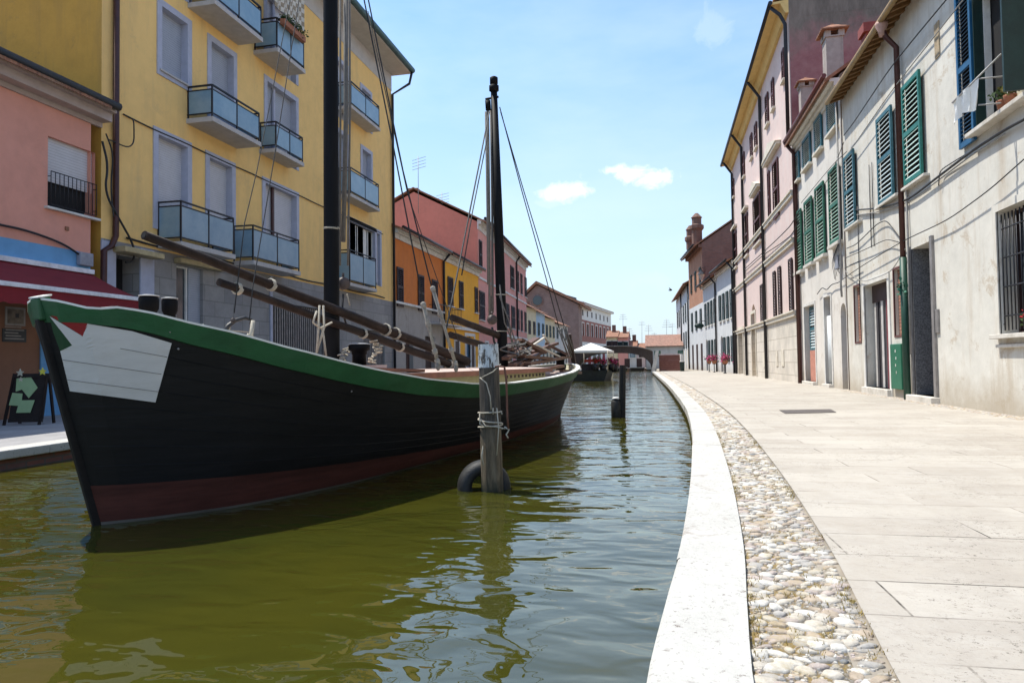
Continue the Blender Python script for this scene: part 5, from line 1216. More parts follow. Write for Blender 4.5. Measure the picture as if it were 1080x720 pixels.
bowpatch([(53,333),(76.7,363.8),(64.4,370),(57,350)],plain('panel_dkgreen',(.008,.05,.018),.6,.15,4),'bow_panel_corner',.008,h_)
# seams across the white panel
mb=MB()
for l in (((67,379),(170,394)),((72,400),(167,412.5)),((127,367),(176,376))):
    pts=[onhull(l[0][0]+(l[1][0]-l[0][0])*i/16,l[0][1]+(l[1][1]-l[0][1])*i/16,.0095) for i in range(17)]; pts=[p for p in pts if p is not None]; mb.tube(pts,.0018,4)
mb.build('panel_seam',plain('seam_grey',(.16,.15,.15),.8),h_)
mb=MB()
for px,py in ((188,367.5),(179,349.5),(370,412),(44,337)):
    c=onhull(px,py,.012)
    if c: mb.blob(c,.009,(1,1,1),6)
mb.build('bolt',copper,boat)
# masts
mastm=plain('mast_black',(.0055,.0055,.0065),.6,.4,6,.003,0,(.012,.011,.011),(1,1,.2),.12); mo=bpx(350,378,0); mtp=bpx(348.6,0,0); d=(mtp-mo)
m1_=MB().tube([mo-d*.15,mo,mtp,mtp+d*.55],[.088,.087,.080,.06],20).build('mast',mastm,boat)
o2=bpx(530.5,381,0); t2_=bpx(521,97,0); d2_=(t2_-o2)
m2_=MB().tube([o2-d2_*.05,o2,o2.lerp(t2_,.5),t2_],[.088,.088,.082,.055],18).build('mast',mastm,boat)
m2_['label']='black aft mast with a small block at its head'
ropel=plain('rope_pale',(.42,.38,.31),.9,.25,30,.004); ropeg=plain('rope_grey',(.15,.14,.13),.9,.25,20,.004); ropek=plain('rigging_black',(.02,.02,.022),.7); sparm=plain('spar_dark',(.020,.012,.009),.7,.35,7,.004,0,(.045,.03,.024),(1,1,1),.2); blockm=plain('block_wood',(.07,.05,.045),.55,.4,10)
mb=MB().lathe(t2_+Vector((0,0,.0)),[(.05,0),(.085,.02),(.085,.10),(.05,.12),(.03,.13),(.07,.14),(.07,.24),(.04,.26)],12); mb.tube([t2_+bx_*-.02-bn*.11-Vector((0,0,.14)),t2_-bn*.11-Vector((0,0,.3))],.05,8); mb.tube([t2_-bn*.16-Vector((0,0,.1)),t2_+bn*.08-Vector((0,0,.1))],.02,6); mb.build('masthead_block',mastm,m2_)
def band(p0,p1,r,m,par,name='lashing',k=4,tr=.008):
    mb=MB(); d=(p1-p0).normalized(); a=d.cross(Vector((0,0,1))).normalized(); b_=a.cross(d)
    pts=[p0+d*(i/(12*k))*k*tr*2.2+(a*math.cos(i*math.pi/6)+b_*math.sin(i*math.pi/6))*(r+tr*.6) for i in range(12*k+1)]
    mb.tube(pts,tr,5); return mb.build(name,m,par)
band(mo.lerp(mtp,.355),mtp,.083,ropel,m1_,'lashing',2,.005)
def rope(pxs,off,r,m,par,name='rope',offs=None,slack=0):
    pts=[]
    for i,(x,y) in enumerate(pxs): pts.append(bpx(x,y,(offs[i] if offs else off)))
    if slack and len(pts)==2: pts=sag(pts[0],pts[1],slack)
    return MB().tube(pts,r,6).build(name,m,par)
# timber and rope fall beside the fore mast
rope([(364.5,-30),(365,120),(362,255)],-.06,.030,ropeg,m1_,'halyard'); rope([(358.5,-30),(359,120),(358.5,280)],-.06,.014,ropeg,m1_,'halyard'); rope([(368.5,-30),(369,120),(367,280)],-.07,.014,ropeg,m1_,'halyard')
def block(px,py,off,r,par,sq=(.45,1,1.25)):
    c=bpx(px,py,off); mb=MB(); mb.lathe(c-bn*0-ex_view*0,[(r*.2,-r*.55),(r*.9,-r*.5),(r*1.0,-r*.2),(r*1.0,r*.2),(r*.9,r*.5),(r*.2,r*.55)],14,axis=(bn.x*.9-bx_.x*.3,bn.y*.9-bx_.y*.3,0))
    mb.tube([c+Vector((0,0,r*.8)),c+Vector((0,0,r*1.6))],r*.2,6); return mb.build('block',blockm,par)
ex_view=Vector((0,0,0))
block(362,299,-.03,.075,m1_); rope([(362,310),(361,328),(366,345)],-.03,.012,ropek,m1_,'halyard'); rope([(366,310),(369,322)],-.03,.008,ropel,m1_,'halyard')
# two long spars lashed side by side
def spar(a,b_,r0,r1,ao,bo,label):
    A=bpx(a[0],a[1],ao); B_=bpx(b_[0],b_[1],bo); o=MB().tube([A.lerp(B_,i/10)+Vector((0,0,.004*math.sin(i*1.7))) for i in range(11)],[r0+(r1-r0)*i/10 for i in range(11)],12).build('spar',sparm,boat); o['label']=label; return A,B_,o
A,B_,s1o=spar((152,248),(492,381),.036,.075,.12,.05,'upper of two long dark spars slanting down from the bow')
MB().tube([A-(B_-A).normalized()*.004,A+(B_-A).normalized()*.002],.022,10).build('end_hole',blackness,s1o)
A2,B2,s2o=spar((231,297.5),(488,389),.034,.06,.14,.06,'lower of two long dark spars slanting down from the bow')
for f,rr in ((.245,.05),(.60,.065),(.64,.065)): band(A.lerp(B_,f),B_,rr,ropel,s1o,'lashing',3,.007)
for f,rr in ((.04,.045),(.45,.052),(.62,.055),(.9,.06)): band(A2.lerp(B2,f),B2,rr,ropel,s2o,'lashing',3,.007)
A3,B3,_o=spar((477,335),(526,354),.05,.06,.05,-.05,'short dark spar rising beside the aft mast'); spar((475,353),(530,371),.05,.06,.02,-.1,'lower short dark spar beside the aft mast')
# shrouds and stays
S1=bpx(383,-60,0)
def stay(pts,offs,r=.008,m=None,par=None): 
    P_=[bpx(x,y,o) for (x,y),o in zip(pts,offs)]; return MB().tube(P_,r,6).build('stay',m or ropek,par or m1_)
stay([(376,-40),(384,0),(415,155),(447,323)],[.15,.2,.6,1.1]); stay([(380,-40),(388.5,0),(425,180),(456,306)],[.1,.15,.6,1.05]); stay([(388,12),(430,205),(484,360)],[0,.1,.2],.006)
def tackle(a,b_,oa,ob):
    p=bpx(*a,oa); q=bpx(*b_,ob); mb=MB(); d=(q-p); 
    for k in (-1,0,1): mb.tube([p+bx_*.02*k,p.lerp(q,.5)+bx_*.014*k,q+bx_*.02*k],.011,6)
    for f in (.0,.33,.8,.98):
        c=p+d*f; mb.lathe(c-d.normalized()*.05,[(.008,0),(.030,.014),(.030,.06),(.008,.075)],8,axis=d)
    for i in range(10): c=p+d*(.25+.02*i); mb.tube([c+bx_*.035,c-bx_*.035+bn*.02],.009,5)
    return mb.build('tackle',plain('rope_weathered',(.30,.27,.23),.9,.35,25,.004),boat)
tackle((447,323),(462,384),1.12,1.2); tackle((457,306),(481,386),1.05,1.2)
for (px,py) in ((462,386),(481,388)):
    c=bpx(px,py,1.2); MB().blob(c,.05,(.45,1,1),10,.03).build('deadeye',ropeg,boat)
stay([(312,-40),(306,0),(271,180),(258,235),(247,330)],[.35,.4,.7,.8,.9],.0045); stay([(319,-40),(314,10),(287,180),(267,300),(263,338)],[.3,.4,.7,.85,.9],.0045)
block(246,338,.86,.02,boat)
# forestay tackle standing on the rail near the bow, black curved fairlead
mb=MB(); c=[bpx(x,y,.75) for x,y in ((236,352),(240,344),(248,338),(258,335),(265,337),(264,342))]; mb.tube(c,[.018,.018,.017,.015,.012,.008],8); mb.build('fairlead',plain('iron_black',(.02,.02,.022),.5),boat)
rope([(267,338),(265,352),(263,360)],.83,.016,ropel,boat,'rope'); rope([(262,352),(258,358),(262,364),(268,361),(266,353)],.83,.008,ropel,boat,'rope'); rope([(200,346),(222,347),(262,350)],.4,.005,ropel,boat,'rope'); rope([(242,341),(240,352)],.7,.014,ropel,boat,'rope'); rope([(213,343),(222,352)],.6,.014,railw,boat,'cleat')
for pts in ([(337,322),(336,345),(333,383)],[(341,322),(342,345),(332,378)],[(340,345),(345,383)],[(334,328),(330,340),(338,346),(350,340)]): rope(pts,.35,.011,ropel,boat,'rope')
def bollard(c,r,h,cap=True,name='bollard'):
    o=MB().lathe(c,[(r*.7,0),(r*.66,h*.55),(r*.72,h*.6),(r*.74,h*.7),(r*1.0,h*.78),(r*1.05,h*.96),(r*.9,h)],16).build(name,plain('bollard_black',(.005,.005,.006),.6,.4,8,.003,0,None,(1,1,1),.1),boat)
    if cap: MB().lathe(c+Vector((0,0,h+.001)),[(r*1.06,0),(r*1.04,.008),(r*.6,.014)],16).build('cap',plain('bollard_cap',(.42,.41,.40),.5,.3,9),o)
    return o
c=bpx(157,340,.05); bollard(Vector((c.x,c.y,1.28)),.072,(CAM.z+(388-303)/720*c.y/.98)-1.28-.0); c2=bpx(179,340,.02); bollard(Vector((c2.x,c2.y,1.28)),.06,(CAM.z+(388-307)/720*c2.y/.98)-1.28)
c=bpx(379,388,.25); dd=c.y; bollard(Vector((c.x,c.y,c.z)),.115,.26)
for f in (.12,.17): band(Vector((c.x,c.y,c.z+f-.05)),Vector((c.x,c.y,c.z+1)),.09,ropek,boat,'lashing',2,.008)
for px,o in ((553,-.35),(591,.05)): c=bpx(px,388,o); bollard(Vector((c.x,c.y,.95)),.13 if px==591 else .12,c.z-.95+.32 if px==591 else .4,False)
# coiled gear and colourful bits by the fore bollard
mb=MB()
for k in range(5): c=bpx(362+rnd.uniform(-4,4),372+k*3,.1); mb.tube([c+Vector((.04*math.cos(a*.7),.04*math.sin(a*.7),.006*a)) for a in range(12)],.01,5)
mb.build('rope_coil',ropel,boat); mb=MB()
for k in range(7): c=bpx(394+rnd.uniform(-4,6),383-k*3.5,.1); mb.tube([c+Vector((.045*math.cos(a*.7+k),.04*math.sin(a*.7),.004*a)) for a in range(10)],.010,5)
mb.build('rope_coil',ropel,boat)
# hatch
ta,tb=2.55,7.15; oa,ob=1.02,.93; zt_=1.055
hm=plain('hatch_board',(.56,.42,.36),.75,.12,5,.003,0,(.42,.30,.26),(3,.5,1)); hfas=plain('hatch_fascia_brown',(.20,.075,.045),.6,.3,6); hsid=plain('hatch_side_olive',(.34,.32,.17),.7,.2,6)
mb=MB(); nb=16
for i in range(nb):
    a=-1+2*i/nb; b2=-1+2*(i+1)/nb-.012; z=lambda v:zt_+.025*(1-v*v)
    mb.hexa([BP(ta,oa*a,z(a)-.02),BP(tb,ob*a,z(a)-.02),BP(tb,ob*b2,z(b2)-.02),BP(ta,oa*b2,z(b2)-.02),BP(ta,oa*a,z(a)),BP(tb,ob*a,z(a)),BP(tb,ob*b2,z(b2)),BP(ta,oa*b2,z(b2))])
ht=mb.build('hatch_roof',hm,boat)
mb=MB(); 
for sg in (1,-1): mb.hexa([BP(ta,sg*(oa-.02),zt_-.065),BP(tb,sg*(ob-.02),zt_-.065),BP(tb,sg*(ob+.012),zt_-.065),BP(ta,sg*(oa+.012),zt_-.065),BP(ta,sg*(oa-.02),zt_-.004),BP(tb,sg*(ob-.02),zt_-.004),BP(tb,sg*(ob+.012),zt_-.004),BP(ta,sg*(oa+.012),zt_-.004)])
for tt in (ta-.012,tb-.01): mb.hexa([BP(tt,-.93,zt_-.065),BP(tt+.02,-.93,zt_-.065),BP(tt+.02,.93,zt_-.065),BP(tt,.93,zt_-.065),BP(tt,-.93,zt_-.0),BP(tt+.02,-.93,zt_-.0),BP(tt+.02,.93,zt_-.0),BP(tt,.93,zt_-.0)])
mb.build('hatch_fascia',hfas,boat)
mb=MB(); 
for sg in (1,-1): mb.hexa([BP(ta+.1,sg*(oa-.12),.72),BP(tb-.1,sg*(ob-.12),.72),BP(tb-.1,sg*(ob-.08),.72),BP(ta+.1,sg*(oa-.08),.72),BP(ta+.1,sg*(oa-.12),zt_-.03),BP(tb-.1,sg*(ob-.12),zt_-.03),BP(tb-.1,sg*(ob-.08),zt_-.03),BP(ta+.1,sg*(oa-.08),zt_-.03)])
for tt in (ta+.1,tb-.12): mb.hexa([BP(tt,-.85,.72),BP(tt+.02,-.85,.72),BP(tt+.02,.85,.72),BP(tt,.85,.72),BP(tt,-.85,zt_-.03),BP(tt+.02,-.85,zt_-.03),BP(tt+.02,.85,zt_-.03),BP(tt,.85,zt_-.03)])
hs_=mb.build('hatch_side',hsid,boat)
mb=MB()
for k in range(11):
    t_=5.4+k*.15; o_=oa+(ob-oa)*(t_-ta)/(tb-ta)-.078; mb.hexa([BP(t_,o_-.004,zt_-.125),BP(t_+.055,o_-.004,zt_-.125),BP(t_+.055,o_+.004,zt_-.125),BP(t_,o_+.004,zt_-.125),BP(t_,o_-.004,zt_-.085),BP(t_+.055,o_-.004,zt_-.085),BP(t_+.055,o_+.004,zt_-.085),BP(t_,o_+.004,zt_-.085)])
mb.build('vent_slot',shbrd,hs_)
# slanted boards forward of the hatch
mb=MB()
for k in range(4): mb.bar(BP(1.75+.05*k,.2+.2*k,1.10+.005*k),BP(3.0,.32+.2*k,1.075),.16,.03)
mb.build('plank',plain('plank_redbrown',(.17,.07,.045),.65,.35,7),boat)
MB().bar(BP(2.2,.7,1.125),BP(2.45,.85,1.125),.10,.04).build('plank',hm,boat)
# timber and gear heaped aft of the mast
brn=plain('plank_brown',(.11,.05,.03),.6,.35,7); 
gear=(((545,386),(578,367),.3,-.3),((533,378),(566,357),.2,-.1),((556,384),(600,376),.35,.1),((548,358),(574,372),.0,.25),((560,372),(587,362),-.2,.1),((536,368),(560,378),.1,-.4),((575,362),(598,374),-.2,.2),((562,391),(592,386),.45,.4),((550,376),(580,378),.2,.3),((540,385),(556,378),.3,0))
mb=MB()
for (a,b_,o1,o3) in gear: 
    mb.bar(bpx(*a,o1),bpx(*b_,o3),.13,.05)
mb.build('timber_heap',brn,boat)
mb=MB()
for (a,b_,o1,o3) in (((548,374),(574,356),.15,.1),((566,364),(590,376),.2,.2),((535,364),(556,360),.1,-.1),((573,353),(579,362),0,0)): mb.bar(bpx(*a,o1),bpx(*b_,o3),.04,.03)
mb.build('pole_heap',plain('pole_pale',(.48,.44,.38),.7),boat)
mb=MB()
for k in range(9):
    c=bpx(rnd.uniform(537,553),rnd.uniform(352,378),rnd.uniform(-.1,.2)); mb.tube([c+Vector((.16*math.cos(a*.6+k),.1*math.sin(a*.6+k),.02*a-.1)) for a in range(12)],.014,5)
for pts in ([(534,330),(540,350),(548,372)],[(527,300),(532,340),(543,365)],[(527,312),(537,340),(541,372)]): mb.tube([bpx(x,y,.1) for x,y in pts],.012,5)
mb.build('rope_coil',ropeg,boat)
MB().bar(bpx(600,352,.0),bpx(606,386,.0),.09,.06).build('tiller_post',shbrd,boat)
mb=MB(); mb.bar(bpx(592,391,.25),bpx(612,393,.15),.08,.06); mb.build('tiller_block',brn,boat)
# aft rigging
def stay2(pts,offs,r=.010,m=None): return stay(pts,offs,r,m or ropek,m2_)
stay2([(527,113),(550,200),(575,290),(590,347)],[0,0,.1,.15],.010); stay2([(528,118),(552,200),(578,286),(595,344)],[0,0,.15,.2],.010)
mb=MB()
for a,b_ in (((590,347),(601,376)),((595,344),(604,372))): 
    for k in (-1,1): mb.tube([bpx(a[0]+k,a[1],.15),bpx(b_[0]+k*1.5,b_[1],.2)],.018,6)
mb.build('tackle',ropeg,m2_)
stay2([(516,118),(505,175),(478,310),(470,350)],[0,.1,.7,.95],.012); stay2([(515,128),(513,150),(498,225),(487,290)],[0,.05,.3,.6],.009)
for px in ((514.5,116,516.5,335),(517.8,116,519.5,330),(512.6,118,515,300)): rope([(px[0],px[1]),((px[0]+px[2])/2+.5,225),(px[2],px[3])],-.12,.022,ropeg,m2_,'halyard')
block(519,337,-.05,.085,m2_); rope([(519,345),(521,360),(528,372)],-.05,.02,ropek,m2_,'halyard')
band(o2.lerp(t2_,.245),t2_,.09,ropel,m2_,'lashing',1,.010)
band(o2.lerp(t2_,.11),t2_,.09,ropel,m2_,'lashing',1,.008)
# ================================================================== MOORING POSTS
pp_=onz(519,517,0); 
def woodpost(name):
    m,nt,b=newmat(name); p=geopos(nt,(3,3,.35)); g=N(nt,'ShaderNodeNewGeometry'); sp=N(nt,'ShaderNodeSeparateXYZ'); nt.links.new(g.outputs['Position'],sp.inputs[0])
    dk=mix(nt,ramp(nt,noise(nt,p,9,8,.75),.35,.7),(.022,.018,.014),(.12,.10,.08)); low=mix(nt,ramp(nt,noise(nt,p,9,8,.75),.35,.7),(.05,.035,.02),(.22,.17,.11))
    ad=N(nt,'ShaderNodeMath',operation='MULTIPLY_ADD'); ad.inputs[1].default_value=.35; nt.links.new(noise(nt,geopos(nt,(1,1,.3)),14,5,.7),ad.inputs[0]); nt.links.new(sp.outputs[2],ad.inputs[2])
    col=mix(nt,ramp(nt,ad.outputs[0],.60,.85),low,dk)
    col=mix(nt,ramp(nt,ad.outputs[0],.16,.30,(1,1,1,1),(0,0,0,1)),col,(.015,.018,.008))
    nt.links.new(col,b.inputs['Base Color']); b.inputs['Roughness'].default_value=.85; bump(nt,b,noise(nt,p,12,8,.8),.9,.012); return m
wpm=woodpost('weathered_post_wood')
tp=onz(519,517,0); 
def offy(px,py,y): return ony(px,py,y)
topc=offy(515,363,tp.y)
mp_=thing('mooring_post','weathered wooden mooring post with peeling white painted top beside the black boat','post',(tp.x,tp.y,0),'mooring posts')
base_=Vector((tp.x,tp.y,-.6)); dirp=(topc-Vector((tp.x,tp.y,0))); b0=Vector((tp.x,tp.y,0))
zsplit=.84
def woodlathe(p0,p1,r0,r1,m,name,parent,seg=28,rings=14,seed=1):
    rr=random.Random(seed); mb=MB(); ph=[rr.uniform(.93,1.05) for _ in range(seg)]; O=0
    d=(p1-p0); a=d.cross(Vector((0,1,0))).normalized(); b_=a.cross(d).normalized()
    for i in range(rings+1):
        c=p0+d*(i/rings); r=r0+(r1-r0)*i/rings
        for j in range(seg): th=2*math.pi*j/seg; mb.v.append(c+(a*math.cos(th)+b_*math.sin(th))*r*ph[j]*rr.uniform(.985,1.012))
    for i in range(rings):
        for j in range(seg): q=i*seg+j; w=i*seg+(j+1)%seg; mb.f.append((q,w,w+seg,q+seg)); mb.m.append(0); mb.sm.append(False)
    mb.f.append(tuple(rings*seg+j for j in range(seg))); mb.m.append(0); mb.sm.append(False); return mb.build(name,m,parent)
woodlathe(b0-dirp*.5,b0+dirp*zsplit,.108,.094,wpm,'shaft',mp_)
pm,nt,b=newmat('peeling_white_paint'); p=geopos(nt,(3,3,.6)); col=mix(nt,ramp(nt,noise(nt,p,13,8,.8),.50,.56,(1,1,1,1),(0,0,0,1)),(.07,.06,.05),(.52,.55,.57)); nt.links.new(col,b.inputs['Base Color']); b.inputs['Roughness'].default_value=.8; bump(nt,b,noise(nt,p,13,8,.8),.8,.008)
woodlathe(b0+dirp*zsplit,b0+dirp,.096,.092,pm,'painted_top',mp_,seed=2)
# ropes and iron staple on the post
rp=thing('mooring_rope','frayed pale rope knotted round the white topped mooring post','rope',(tp.x,tp.y,.5))
def pq(px,py,dy=-.12): return ony(px,py,tp.y+dy)
def ringround(z0,z1,r,turns=1.0,n=28,ph=0):
    return [b0+dirp*((z0+(z1-z0)*i/n)/1.15)+Vector((math.cos(ph+2*math.pi*turns*i/n)*r,math.sin(ph+2*math.pi*turns*i/n)*r,0)) for i in range(n+1)]
mb=MB(); mb.tube(ringround(.60,.62,.107,1),.0075,6); mb.tube(ringround(.57,.50,.108,1,ph=2.5),.0075,6); mb.tube(ringround(.48,.52,.110,1,ph=.5),.007,6)
for pts in ([(506,398),(513,404),(517,418),(518,432)],[(507,442),(512,449),(524,450),(533,452)],[(524,430),(526,452),(524,480)],[(506,436),(506,447),(512,450)],[(520,430),(520,437)],[(508,398),(520,392),(528,384)]): mb.tube([pq(*a) for a in pts],.0055,6)
mb.tube([pq(532,450),pq(537,453),pq(534,458),pq(536,462)],.008,5)
mb.tube([pq(509.5,475),pq(510,470),pq(508,480),pq(510,490)],.008,5); mb.build('rope',ropel,rp)
mb=MB(); mb.tube([pq(522,387),pq(526,386),pq(532,387),pq(534,400),pq(535,440),pq(536,452)],.010,6); mb.build('hook_rod',plain('rust_iron',(.14,.06,.04),.8,.4,14),mp_)
# tyre round the foot of the post
ty=plain('tyre_rubber',(.016,.016,.017),.62,.4,8,.006,0,(.05,.05,.045)); tl=onz(484,515,0); tr_=onz(537,515,0)
rad=(tr_-tl).length/2; cpos=(tl+tr_)/2; cpos.z=.0; vx=(tr_-tl).normalized(); vx.z=0; vd=Vector((-vx.y,vx.x,0))
mb=MB(); nseg=40; sec=14; R_=rad-.055; vx2=(vx*.96+vd*.28).normalized()
for i in range(nseg):
    a=2*math.pi*i/nseg; rd=vx2*math.cos(a)+Vector((0,0,1))*math.sin(a); wd_=vx2.cross(Vector((0,0,1)))
    for j in range(sec):
        t_=2*math.pi*j/sec; x_=math.cos(t_); y_=math.sin(t_); x_=max(min(x_,.8),-.75); mb.v.append(cpos+rd*(R_+x_*.065)+wd_*y_*.095+Vector((0,0,.02)))
for i in range(nseg):
    for j in range(sec):
        if j==sec//2: continue
        a=i*sec+j;b_=i*sec+(j+1)%sec;c=((i+1)%nseg)*sec+(j+1)%sec;d=((i+1)%nseg)*sec+j; mb.f.append((a,b_,c,d)); mb.m.append(0); mb.sm.append(True)
o=mb.build('tyre',ty); md=o.modifiers.new('solid','SOLIDIFY'); md.thickness=.012; tag(o,'half sunken black car tyre hanging round the white topped post','tyre')
# second post, far
tp2=onz(655,440,0); p2=thing('mooring_post','thin black mooring post standing alone in open water before the bridge','post',(tp2.x,tp2.y,0),'mooring posts')
tt=ony(656.5,385,tp2.y); woodlathe(Vector((tp2.x,tp2.y,-.6)),Vector((tt.x,tp2.y,tt.z)),.075,.066,plain('post_black',(.016,.015,.014),.8,.4,10),'shaft',p2,14,8)
MB().tube([ony(661,388,tp2.y),ony(664.5,388.5,tp2.y),ony(664.5,411,tp2.y),ony(660,411,tp2.y)],.008,6).build('rod',darkmetal,p2)
c=ony(650,432,tp2.y-.05); o=MB().lathe(Vector((c.x-.005,c.y,-.05)),[(.08,0),(.10,.05),(.10,.36),(.07,.42),(.03,.43)],14).build('fender',ty); tag(o,'dark rubber fender with a pale cap on the thin black post','fender')
MB().lathe(Vector((c.x-.005,c.y,.385)),[(.085,0),(.05,.03)],12).build('cap',trimwhite,o)
# ================================================================== BRIDGE, STAIRS, FAR THINGS
br=thing('bridge','low dark brick arched footbridge across the end of the canal','bridge',(-4,60,0)); bk=bricks('bridge_brick',(.085,.055,.045),(.065,.045,.04),(.14,.12,.1),.3,.09)
xs=[-7.3+i*(6.75/30) for i in range(31)]
def top(x): u=(x+3.9)/3.4; return 2.42-.50*abs(u)**3
def und(x): u=min(1,abs((x+3.9)/3.35)); return max(.0,1.86-1.75*(1-math.sqrt(max(0,1-u**3.2))))
mb=MB()
for a,b_ in zip(xs,xs[1:]):
    mb.hexa([Vector((a,60,und(a))),Vector((b_,60,und(b_))),Vector((b_,62.6,und(b_))),Vector((a,62.6,und(a))),Vector((a,60,top(a))),Vector((b_,60,top(b_))),Vector((b_,62.6,top(b_))),Vector((a,62.6,top(a)))])
mb.build('arch',bk,br)
mb=MB()
for a,b_ in zip(xs,xs[1:]): mb.hexa([Vector((a,59.93,top(a))),Vector((b_,59.93,top(b_))),Vector((b_,60.25,top(b_))),Vector((a,60.25,top(a))),Vector((a,59.93,top(a)+.07)),Vector((b_,59.93,top(b_)+.07)),Vector((b_,60.25,top(b_)+.07)),Vector((a,60.25,top(a)+.07))])
mb.build('coping',plain('coping_grey',(.36,.33,.30),.8),br)
mb=MB(); mb.hexa([Vector(q) for q in ((-.75,59.8,0),(-.40,59.8,0),(-.40,60.3,0),(-.75,60.3,0),(-.30,59.8,2.0),(-.02,59.8,2.0),(-.02,60.3,2.0),(-.30,60.3,2.0))]); mb.build('abutment',trimwhite,br)
stm=plain('stair_brown',(.22,.11,.085),.85,.2,5); mb=MB(); n=9
for i in range(n): z0=QZ+i*.155; mb.hexa([Vector((x,y,z)) for z in (z0-.02 if i==0 else z0,z0+.15) for x,y in ((-.02,60.0+i*.32),(1.78,60.0+i*.32),(1.78,63.4),(-.02,63.4))])
mb.build('steps',stm,br); mb=MB(); mb.hexa([Vector((x,y,z)) for z in (QZ+1.40,QZ+1.50) for x,y in ((-.05,62.9),(1.85,62.9),(1.85,63.3),(-.05,63.3))]); mb.build('step_edge',trimwhite,br)
mb=MB(); mb.hexa([Vector((x,y,z)) for z in (QZ,QZ+1.45) for x,y in ((1.79,60),(2.0,60),(2.0,63.4),(1.79,63.4))]); mb.build('parapet',trimwhite,br)
o=thing('litter_bin','small dark bin at the foot of the bridge stairs','bin',(1.85,58.5,QZ)); MB().lathe((1.85,58.5,QZ),[(.17,0),(.2,.75),(.21,.78)],12).build('body',shdark,o); MB().lathe((1.85,58.5,QZ+.785),[(.22,0),(.2,.06)],12).build('lid',trimwhite,o)
# far houses
def cottage(x0,x1,y,ze,zr,m,label,rm=None,wins=2,sh=None,dep=7,group=None,gable=False):
    fr=Fr((x1,y),(x0,y),-1) ; fr.n=Vector((0,-1,0)); fr.d=Vector((1,0,0)); fr.o=Vector((x0,y,0)); L=x1-x0
    t=thing('cottage',label,'house',(x0,y,QZ),group); body(fr,t,m,0,L,ze,dep,[],ridge=zr-ze); roof(fr,t,0,L,ze+.05,dep,zr-ze,.3,rm,.12,so=.1)
    for i in range(wins):
        s=L*(i+.5)/wins
        if ze>2.4: louvre(t,fr,(s-.35,s+.35,max(1.6,ze-1.5),ze-.5),sh or shdark,.02,.05,.12,mid=False); surround(t,fr,(s-.35,s+.35,max(1.6,ze-1.5),ze-.5),trimwhite,.08,.02)
        if i%2==0: panel(t,fr,(s+.5,s+1.2,QZ,1.45),.03,shbrd,'door')
    return t,fr
cottage(ony(681,360,80).x,ony(716,360,80).x+1.5,80,2.75,4.05,wgrey,'low grey cottage with a pale red tiled roof and green shutters behind the bridge stairs',plain('tiles_pale',(.30,.17,.13),.95,.5,5,.02,0,(.18,.13,.10)),2,shg)
specs=[(640,652,4.3,5.2,creamy,'cream cottage behind the left end of the bridge arch'),(652,663,4.2,5.0,salmon2,'reddish cottage behind the middle of the bridge arch'),(663,672,3.0,3.8,palest,'grey white cottage seen through the bridge arch'),(672,682,2.7,3.4,pink_st,'pale pink cottage seen through the bridge arch, rightmost but one'),(682,692,2.5,3.2,creamy,'lowest cream cottage behind the right foot of the arch')]
for i,(a,b_,ze,zr,m,lab) in enumerate(specs):
    t,fr=cottage(ony(a,380,92).x,ony(b_,380,92).x-.05,92,ze,zr,m,lab,None,1+(b_-a>10),[shbrd,shdark,shb][i%3],group='low cottages behind the bridge')
    L=ony(b_,380,92).x-ony(a,380,92).x
    if i in (0,1,2): MB().box(fr,L*.4,L*.4+.5,-3,-2.5,zr-.3,zr+.9).build('chimney',ch,t)
for i in range(8): 
    px=(650,657,664,677,684,703,709,690)[i]; h=(352,330,345,338,342,336,340,350)[i]; y=94+ (i%3); b0_=ony(px,368,y); t0=ony(px,h,y)
    o=thing('roof_aerial','thin television aerial on the far roofs, number of arms %s, near column %d'%(('two','three','four')[i%3],i) if 0 else ['shortest aerial above the brick palace roof end','tallest aerial over the reddish cottage','aerial over the grey white cottage','first aerial left of the tiled cottage','second aerial left of the tiled cottage','aerial over the middle of the tiled cottage roof','aerial over the right end of the tiled cottage roof','low aerial over the gap before the tiled cottage'][i],'aerial',tuple(b0_),'television aerials over the far roofs')
    mb=MB(); mb.tube([Vector((b0_.x,y,b0_.z-.8)),t0],.025,5)
    for k in range(2+i%3): mb.bar(t0+Vector((-.35-.1*k,0,-.25-.3*k)),t0+Vector((.35+.1*k,0,-.25-.3*k)),.03)
    mb.build('mast_and_arms',copper,o)
for (px,y0,y1,yy,lab) in ((441,165,200,38,'tall aerial on the salmon house roof'),(466,203,226,50,'low aerial with many arms on the salmon house roof')):
    b0_=onx(px,y1,-14.5); t0=onx(px,y0,-14.5); o=thing('roof_aerial',lab,'aerial',tuple(b0_)); mb=MB(); mb.tube([b0_-Vector((0,0,1.5)),t0],.02,5)
    for k in range(4): mb.bar(t0+Vector((-.5,.3,-.15-.2*k)),t0+Vector((.6,-.3,-.15-.2*k)),.02)
    mb.build('mast_and_arms',copper,o)
